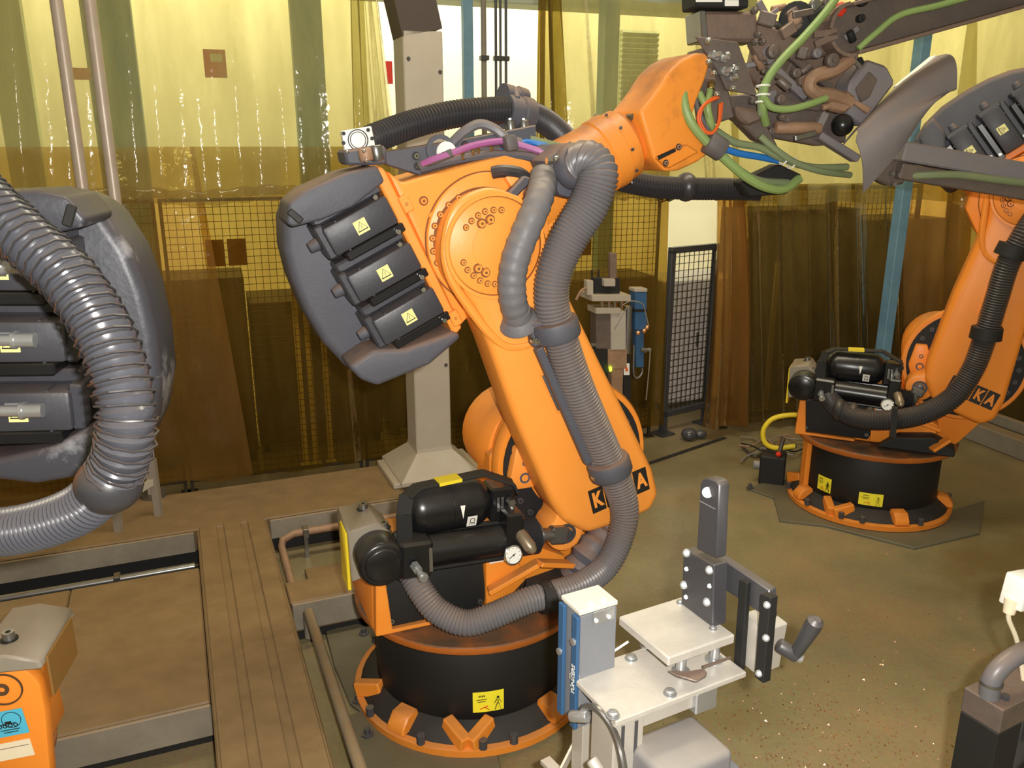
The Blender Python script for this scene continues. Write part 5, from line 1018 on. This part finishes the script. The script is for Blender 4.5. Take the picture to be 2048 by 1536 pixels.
for x, y in ((1373, 1138), (1419, 1172), (1372, 1194)):
    b = MB(); p = tp3(x, y, 0.001); d = (tp3(x, y, 0.02)-tp3(x, y, 0.0)).normalized(); b.cyl(p, p+d*0.003, 0.005, seg=10); b.build('dowel_pin', 'zinc', tb)
la = tw([(1399, 968), (1404, 958), (1415, 955), (1432, 961), (1440, 971), (1434, 1118), (1392, 1098)], -0.008, -0.04, 0.004, 'clamp_lever', 'darksteel', vt=-0.008)
b = MB(); p = tp3(1415, 985, -0.004); d = (tp3(1415, 985, 0.02)-tp3(1415, 985, 0.0)).normalized(); b.cyl(p, p+d*0.002, 0.013, seg=20); b.build('lever_hole', 'white', la)
b = MB(); b.bar(tp3(1400, 1002, -0.007), tp3(1430, 1018, -0.007), 0.002, 0.003, up=d); b.build('scribe_line', 'zinc', la)
hb = tw([(1436, 1112), (1538, 1180), (1540, 1240), (1436, 1172)], -0.06, -0.085, 0.003, 'cross_bar', 'darksteel')
tw([(1478, 1160), (1494, 1166), (1482, 1342), (1466, 1326)], -0.045, -0.060, 0.002, 'upright_bar', 'mattblack')
ub2 = tw([(1520, 1188), (1541, 1196), (1526, 1368), (1508, 1354)], -0.03, -0.055, 0.002, 'upright_bar', 'mattblack')
for x, y in ((1532, 1276), (1518, 1347), (1534, 1210)):
    b = MB(); p = tp3(x, y, -0.03); d = (tp3(x, y, 0.0)-tp3(x, y, -0.03)).normalized(); b.cyl(p, p+d*0.008, 0.009, seg=12, bev=0.002); b.build('socket_screw', 'zinc', ub2)
ab = tw([(1484, 1226), (1530, 1262), (1514, 1352), (1468, 1314)], -0.06, -0.135, 0.003, 'end_block', 'alu')
# clamping handle
h0 = tp3(1556, 1288, -0.09); h1 = tp3(1590, 1310, -0.12); h2_ = tp3(1634, 1238, -0.12)
hd = empty('clamping_handle', (0, 0, 0)); hd.parent = fix
b = MB(); b.cyl(h0, h1 + (h1-h0)*0.15, 0.017, seg=18, bev=0.004); b.build('hub', 'darksteel', hd)
b = MB(); L_ = (h2_-h1).length; b.lathe(h1, h2_, [(0, 0.013), (0.02, 0.015), (L_-0.03, 0.020), (L_-0.008, 0.019), (L_, 0.010)], 18); b.build('lever_grip', 'darksteel', hd)
b = MB(); e_ = h1 + (h1-h0)*0.18; b.cyl(e_, e_ + (h1-h0).normalized()*0.01, 0.010, seg=8); b.build('hub_screw', 'zinc', hd)
# grey rounded housing under the plate with a red mark
ZB = 0.80
u0 = q(1245, 1476, ZB); u1_ = q(1362, 1432, ZB); u2_ = q(1428, 1502, ZB)
b = MB(); b.box(((u0.x+u1_.x)/2+0.02, (u1_.y+u2_.y)/2-0.01, ZB-0.06), (u1_.x-u0.x+0.03, abs(u1_.y-u2_.y)+0.02, 0.12), bev=0.018, seg=3); hs_ = b.build('grey_housing', 'plastic_grey', fix)
b = MB(); b.box(((u0.x+u1_.x)/2+0.03, (u1_.y+u2_.y)/2-0.014, ZB-0.075), (u1_.x-u0.x+0.05, abs(u1_.y-u2_.y)+0.035, 0.05), bev=0.012, seg=2); b.build('housing_rim', 'boxgrey', hs_)
rx = (u0.x+u1_.x)/2+0.03 + (u1_.x-u0.x+0.05)/2
b = MB(); b.box((rx-0.045, (u1_.y+u2_.y)/2-0.014-(abs(u1_.y-u2_.y)+0.035)/2-0.001, ZB-0.072), (0.06, 0.003, 0.03)); b.build('red_mark', 'red', hs_, smooth=0)
b = MB(); cpts = [q(1158, 1432, ZP-0.04), q(1172, 1414, ZP-0.02), q(1195, 1418, ZP-0.01), q(1222, 1452, ZP-0.03), q(1242, 1505, ZP-0.06), q(1252, 1570, ZP-0.12)]
b.tube(cpts, 0.0085, 10, 8); cb_ = b.build('sensor_cable', 'steel', fix)
b = MB(); b.cyl(cpts[0] + Vector((-0.01, 0.02, -0.01)), cpts[0] + Vector((0.012, -0.02, 0.008)), 0.014, seg=12, bev=0.003); b.build('cable_nut', 'zinc', cb_)
b = MB(); b.cyl(q(1182, 1518, 0.80), q(1200, 1545, 0.78), 0.014, seg=14, bev=0.004); b.build('stop_pin', 'alu', fix)
b = MB(); b.bar(q(1150, 1488, 0.62), q(1118, 1552, 0.60), 0.006, 0.03); b.bar(q(1090, 1520, 0.55), q(1118, 1548, 0.55), 0.03, 0.012); sbk = b.build('small_bracket', 'alu', fix)
# blue and grey sensor box beside the plate, a thing bolted on
ZX = ZP + 0.185
b0 = q(1122, 1190, ZX); b1 = q(1196, 1168, ZX); b3 = q(1152, 1226, ZX)
bu0, bu1, by0, by1 = b0.x, b1.x, b3.y, b0.y
sx_ = empty('sensor_unit', FF.M @ Vector(((bu0+bu1)/2, (by0+by1)/2, ZP-0.14)), FF.a)
tag(sx_, 'upright blue and grey actuator box with pale lid beside the clamp station', 'sensor box')
w_, d_ = bu1-bu0, by1-by0; hh_ = ZX-(ZP-0.14)
b = MB(); b.box((0.002, 0, hh_/2-0.008), (w_-0.006, d_-0.004, hh_-0.016), bev=0.002); b.build('body', 'boxgrey', sx_)
b = MB(); b.box((0, 0, hh_-0.006), (w_, d_, 0.012), bev=0.002); ld = b.build('lid', 'beigebox', sx_)
for y_ in (-d_/2+0.012, d_/2-0.012):
    b = MB(); b.box((-w_/2-0.002, y_, hh_/2-0.008), (0.010, 0.024, hh_-0.016), bev=0.002); b.build('side_rail', 'blue', sx_)
b = MB(); b.box((-w_/2+0.012, -d_/2-0.001, hh_/2-0.008), (0.028, 0.006, hh_-0.018), bev=0.001); bs = b.build('front_strip', 'blue', sx_) if False else None
b = MB(); b.box((0.012, -d_/2-0.003, hh_-0.028), (w_*0.55, 0.004, 0.034), bev=0.001); pk = b.build('clear_tab', 'zinc', sx_)
for dx in (-0.012, 0.024):
    b = MB(); b.cyl((dx, -d_/2-0.005, hh_-0.032), (dx, -d_/2-0.009, hh_-0.032), 0.005, seg=10); b.build('tab_rivet', 'white', pk)
    b = MB(); b.box((dx-0.004, -d_/2+0.012, hh_+0.004), (0.008, 0.014, 0.008)); b.build('lid_clip', 'white', ld)
for y_, z_ in ((-d_/2+0.012, hh_*0.74), (d_/2-0.012, hh_*0.55)):
    b = MB(); b.cyl((-w_/2-0.007, y_, z_), (-w_/2-0.013, y_, z_), 0.009, seg=12); b.build('side_screw', 'zinc', sx_)
Mt = Matrix.Translation((-w_/2-0.0072, -d_/2+0.012, hh_*0.42)) @ Matrix.Rotation(-PI/2, 4, 'Z') @ rot_y(90) @ FACE
textmesh('TÜNKERS', 0.019, 0.0003, 'side_print', 'white', sx_, Mt, 0.0003)
b = MB(); b.cyl((w_/2, -d_/2+0.02, hh_*0.52), (w_/2+0.035, -d_/2+0.0, hh_*0.62), 0.003, seg=8); b.build('wire_end', 'white', sx_)
b = MB(); b.box((0.0, 0, -(ZP-0.14)/2), (0.05, 0.05, ZP-0.14), bev=0.002); b.box((0, 0, -(ZP-0.14)+0.006), (0.12, 0.12, 0.012)); b.build('support_leg', 'alu', sx_)

# ================================================================== SMALL CLAMP STATION IN THE BACKGROUND
so = WF.M @ Vector((wx(1235, 850, 0.55), -0.55, 0))
SF = Fr((so.x, so.y), 19); sm = empty('clamp_station', SF.o, SF.a)
tag(sm, 'small distant clamp station with blue actuator and green light behind the link arm', 'fixture')
def sp_(name, m, px, v0, v1, bev=0.003, par=None):
    b = MB(); b.prism([SF.tr(x, y, v1) for x, y in px], -v1, -v0, bev, 1); return b.build(name, m, par or sm)
def rc(x0, y0, x1, y1): return [(x0, y0), (x1, y0), (x1, y1), (x0, y1)]
b = MB(); zt = SF.tr(1225, 720, 0.0)[1]; uu = SF.tr(1225, 720, 0.0)[0]; b.box((uu, 0, zt/2), (0.11, 0.10, zt), bev=0.004); b.box((uu, 0, 0.008), (0.26, 0.26, 0.016)); b.build('pedestal', 'tanrust', sm)
sp_('column', 'gunsteel', rc(1192, 622, 1222, 700), -0.04, 0.05)
sp_('housing', 'mattblack', rc(1190, 696, 1224, 770), -0.05, 0.05)
sp_('cylinder_body', 'alu', rc(1222, 622, 1252, 700), -0.03, 0.06)
b = MB(); b.cyl(SF.t3(1257, 612, 0.02), SF.t3(1253, 706, 0.02), 0.028, seg=16); b.build('guide_tube', 'steel', sm)
sp_('tan_block', 'tanrust', rc(1216, 698, 1254, 738), -0.04, 0.055)
sp_('lower_block', 'tanrust', rc(1224, 736, 1250, 830), -0.05, 0.04)
sp_('side_bracket', 'mattblack', rc(1247, 712, 1262, 800), -0.04, 0.05)
tpz = sp_('top_plate', 'postgrey', rc(1184, 590, 1262, 603), -0.10, 0.08)
sp_('mid_plate', 'postgrey', rc(1192, 616, 1242, 628), -0.06, 0.07)
for x in (1204, 1218, 1230, 1243): b = MB(); b.cyl(SF.t3(x, 603, 0.04), SF.t3(x, 618, 0.04), 0.011, seg=10); b.build('guide_rod', 'chrome', sm)
jw = sp_('clamp_jaw', 'mattblack', rc(1188, 556, 1240, 590), -0.02, 0.03)
sp_('jaw_block', 'postgrey', rc(1208, 558, 1231, 573), 0.02, 0.06, par=jw)
sp_('side_block', 'postgrey', rc(1174, 561, 1187, 591), 0.0, 0.05, par=jw)
sp_('upright_lever', 'rustgrip', rc(1220, 506, 1234, 560), 0.0, 0.03, par=jw)
for x in (1184, 1197): b = MB(); b.cyl(SF.t3(x, 540, 0.02), SF.t3(x, 560, 0.02), 0.006, seg=8); b.build('pin', 'mattblack', jw)
b = MB(); b.tube([SF.t3(1174, 575, 0.04), SF.t3(1162, 582, 0.05), SF.t3(1152, 600, 0.05)], 0.008, 8); b.build('clamping_handle', 'tanrust', jw)
bl_ = sp_('actuator', 'blue', rc(1270, 582, 1294, 660), -0.02, 0.05)
sp_('actuator_cap', 'postgrey', rc(1269, 577, 1295, 584), -0.025, 0.055, par=bl_)
sp_('actuator_tail', 'blue', rc(1272, 660, 1288, 735), -0.01, 0.04, par=bl_)
sp_('blue_band', 'mattblack', rc(1269, 618, 1295, 624), -0.022, 0.053, 0.001, bl_)
b = MB(); b.tube([SF.t3(1268, 690, 0.03), SF.t3(1267, 745, 0.03), SF.t3(1275, 756, 0.03), SF.t3(1284, 745, 0.03), SF.t3(1284, 735, 0.03)], 0.008, 8); b.build('bent_bracket', 'steel', sm)
for p_ in (((1245, 610, 0.07), (1262, 602, 0.08), (1285, 608, 0.08), (1292, 630, 0.07), (1298, 655, 0.06)), ((1228, 660, 0.08), (1240, 640, 0.09), (1255, 612, 0.09)), ((1290, 705, 0.05), (1300, 700, 0.06), (1296, 760, 0.06), (1292, 800, 0.05))):
    b = MB(); b.tube([SF.t3(*c) for c in p_], 0.0035, 6); b.build('signal_cable', 'greypaint', sm)
for x, y in ((1276, 666), (1288, 662), (1294, 655)): b = MB(); b.sph(SF.t3(x, y, 0.06), 0.016); b.build('copper_fitting', 'copper', sm)
for x, y in ((1286, 700), (1296, 700), (1186, 690), (1182, 702)): b = MB(); b.cyl(SF.t3(x-5, y, 0.05), SF.t3(x+5, y, 0.05), 0.012, seg=10); b.build('screw_fitting', 'steel', sm)
b = MB(); b.sph(SF.t3(1221, 738, 0.07), 0.012, (0.7, 0.7, 1.4)); b.build('status_light', 'led', sm)
wl = sp_('warning_label', 'white', rc(1248, 727, 1259, 750), 0.05, 0.054, 0.0)
sp_('warning_sign', 'orangecable', [(1250, 742), (1257, 742), (1253.5, 732)], 0.054, 0.057, 0.0, wl)

# ================================================================== BLACK BRACKET AND SENSOR AT THE LOWER RIGHT
ZK = 0.80
ko = atz(1930, 1375, ZK); KF = Fr((ko.x, ko.y), 28); kb = empty('black_bracket', KF.o, KF.a)
tag(kb, 'black steel bracket with grey hose elbow at the lower right corner', 'bracket')
def kq(x, y, z): return KF.loc(atz(x, y, z))
k0 = kq(1928, 1374, ZK); k1 = kq(1998, 1425, ZK)
b = MB(); b.box((k0.x+0.17, (k0.y+k1.y)/2, ZK-0.035), (0.34, abs(k0.y-k1.y), 0.07), bev=0.003); hdk = b.build('top_block', 'gunsteel', kb)
b = MB(); b.box((k0.x+0.05, (k0.y+k1.y)/2, ZK/2-0.035), (0.10, abs(k0.y-k1.y)*0.98, ZK-0.07), bev=0.003); b.build('upright', 'mattblack', kb)
b = MB(); b.box((k0.x+0.05, (k0.y+k1.y)/2, 0.008), (0.24, 0.26, 0.016)); b.build('foot_plate', 'mattblack', kb)
b = MB(); b.box((k0.x+0.22, (k0.y+k1.y)/2, ZK-0.26), (0.30, 0.05, 0.05), (0, rad(-28), 0), 0.003); b.build('brace', 'mattblack', kb)
b = MB(); b.tube([kq(1978, 1392, ZK), kq(1978, 1392, ZK) + Vector((0.0, 0, 0.05)), kq(1986, 1392, ZK) + Vector((0.02, 0, 0.085)), kq(1998, 1392, ZK) + Vector((0.07, 0, 0.105)), kq(2010, 1392, ZK) + Vector((0.16, 0, 0.10))], 0.024, 14, 8); el = b.build('hose_elbow', 'hose', kb)
p_ = kq(1978, 1392, ZK); b = MB(); b.ring(p_ + Vector((0, 0, 0.035)), (0, 0, 1), 0.027, 0.020, 0.008, 20); b.build('hose_clip', 'steel', el)
p_ = kq(2010, 1398, ZK); b = MB(); b.cyl(p_, p_ + Vector((0, 0, 0.012)), 0.011, seg=6); b.build('hex_screw', 'darksteel', hdk)
ZV = 1.18
so_ = atz(2030, 1185, 1.05); VF = Fr((so_.x, so_.y), 28); vs_ = empty('proximity_sensor', VF.o, VF.a)
tag(vs_, 'white cable connector with thin cable at the right edge above the black bracket', 'sensor')
c = VF.t3(2046, 1180, 0.0)
b = MB(); b.box(c, (0.085, 0.06, 0.085), (0, rad(8), 0), 0.006, 2); b.build('housing', 'white', vs_)
b = MB(); g_ = VF.t3(2022, 1212, 0.0); b.cyl(g_ + Vector((0, 0, 0.02)), g_ + Vector((-0.004, 0, -0.018)), 0.018, 0.014, seg=14); b.build('cable_gland', 'cream', vs_)
b = MB(); b.tube([g_ + Vector((-0.004, 0, -0.015)), VF.t3(2018, 1240, 0.0), VF.t3(2032, 1275, 0.01), VF.t3(2040, 1310, 0.02), VF.t3(2050, 1380, 0.04)], 0.006, 8); b.build('cable', 'cream', vs_)
b = MB(); e0 = VF.t3(2090, 1185, 0.0); b.bar(c, e0, 0.03, 0.03); b.box((e0.x, e0.y, e0.z/2), (0.04, 0.04, e0.z), bev=0.002); b.box((e0.x, e0.y, 0.006), (0.14, 0.14, 0.012)); b.build('stand', 'darksteel', vs_)

# ================================================================== CABLES AND BITS ON THE FLOOR
rnd = random.Random(3)
labs = ['grey cable coil in the corner left of the far robot, rear one', 'brown tangled cable left of the far robot, front one', 'dark cable tangle at the foot of the streaked curtain', 'thin grey cable looping beside the yellow hose', 'light grey cable lying under the streaked curtain']
for i, lab in enumerate(labs):
    pts = []; x = 1478 + rnd.uniform(0, 10); 
    while x < 1610: pts.append(atz(x, 872 + 10*i*0.9 + rnd.uniform(-14, 14), rnd.uniform(0.012, 0.07))); x += rnd.uniform(12, 30)
    b = MB(); b.tube(pts, 0.0085 if i % 2 else 0.006, 8, 6); tag(b.build('floor_cable', ('greypaint', 'tanrust', 'mattblack', 'steel', 'plastic_grey')[i]), lab, 'cable', 'cables by the far robot')
yh = Fr((2.0, 5.0), -10)
b = MB(yh.M); b.tube([yh.t3(1618, 832, 0), yh.t3(1580, 830, 0), yh.t3(1545, 838, 0), yh.t3(1527, 860, 0), yh.t3(1530, 885, 0), yh.t3(1552, 896, 0), yh.t3(1590, 892, 0)], 0.016, 12, 8); tag(b.build('supply_hose', 'yellow'), 'yellow-green hose loop left of the far robot drum', 'hose')
cn = yh.M @ yh.t3(1548, 905, 0.0); t = empty('connector_box', (cn.x, cn.y, 0), rad(-20))
b = MB(); b.box((0, 0, 0.10), (0.16, 0.14, 0.20), bev=0.01); b.build('box', 'mattblack', t); b = MB(); b.cyl((-0.12, -0.03, 0.12), (0.02, -0.03, 0.12), 0.028, seg=14, bev=0.004); b.build('plug', 'plastic_grey', t); b = MB(); b.cyl((0.03, -0.04, 0.2), (0.05, -0.05, 0.33), 0.014, seg=12); b.build('plug', 'steel', t); b = MB(); b.sph((0.03, -0.055, 0.22), 0.018); b.build('red_cap', 'red', t)
tag(t, 'black connector box with grey plugs beside the far robot drum', 'connector')
# bag and castor in the door gap
b = MB(); p = atz(1378, 868, 0.05); b.sph(p, 0.06, (1, 1, 0.8), 12, 8); b.sph(p + Vector((0.09, 0.03, -0.01)), 0.04, (1.3, 1, 0.8), 10, 8); tag(b.build('crumpled_foil', 'clearhose'), 'crumpled clear foil lying under the mesh door', 'foil')
# ladder-like bracket and stand behind the left robot hose
bk2 = Fr((-1.9, 3.9), 22)
t = empty('pipe_stand', (0, 0, 0)); tag(t, 'grey angle-iron stand behind the left hose', 'stand')
for x0, y0, x1, y1 in ((290, 930, 318, 1030), (224, 1010, 238, 1062)):
    b = MB(); a_ = atz(x1, y1, ZT); c_ = Vector((a_.x, a_.y, ZT + (0.32 if x0 == 290 else 0.18))); b.bar(a_, c_, 0.035, 0.035, up=(0, 1, 0)); b.build('upright', 'greypaint', t)
a_ = atz(238, 1062, ZT); c_ = atz(318, 1030, ZT); b = MB(); b.bar(Vector((a_.x, a_.y, ZT+0.15)), Vector((c_.x, c_.y, ZT+0.20)), 0.02, 0.035); b.build('cross_strap', 'postgrey', t)
# weld spatter glittering on the floor
t = bmesh.new(); rnd = random.Random(11)
for i in range(700):
    y = 1536 - abs(rnd.gauss(0, 130)); x = rnd.gauss(1640, 150) if rnd.random() < 0.7 else rnd.uniform(1320, 1960)
    p = atz(x, y, 0.003); s = rnd.uniform(0.0016, 0.0055); M = Matrix.Translation(p) @ Matrix.Rotation(rnd.uniform(0, 6), 4, 'Z') @ Matrix.Rotation(rnd.uniform(-0.6, 0.6), 4, 'X')
    vs = [t.verts.new(M @ Vector(c)) for c in ((s, 0, -s*.4), (-s*.6, s*.8, -s*.4), (-s*.6, -s*.8, -s*.4), (0, 0, s*.7))]
    for f in ((0, 1, 2), (0, 1, 3), (1, 2, 3), (2, 0, 3)): t.faces.new([vs[k] for k in f])
b = MB(); b._add(t); tag(b.build('weld_spatter', 'copper', smooth=0), 'glittering copper weld spatter strewn over the front floor', 'spatter', kind='stuff')
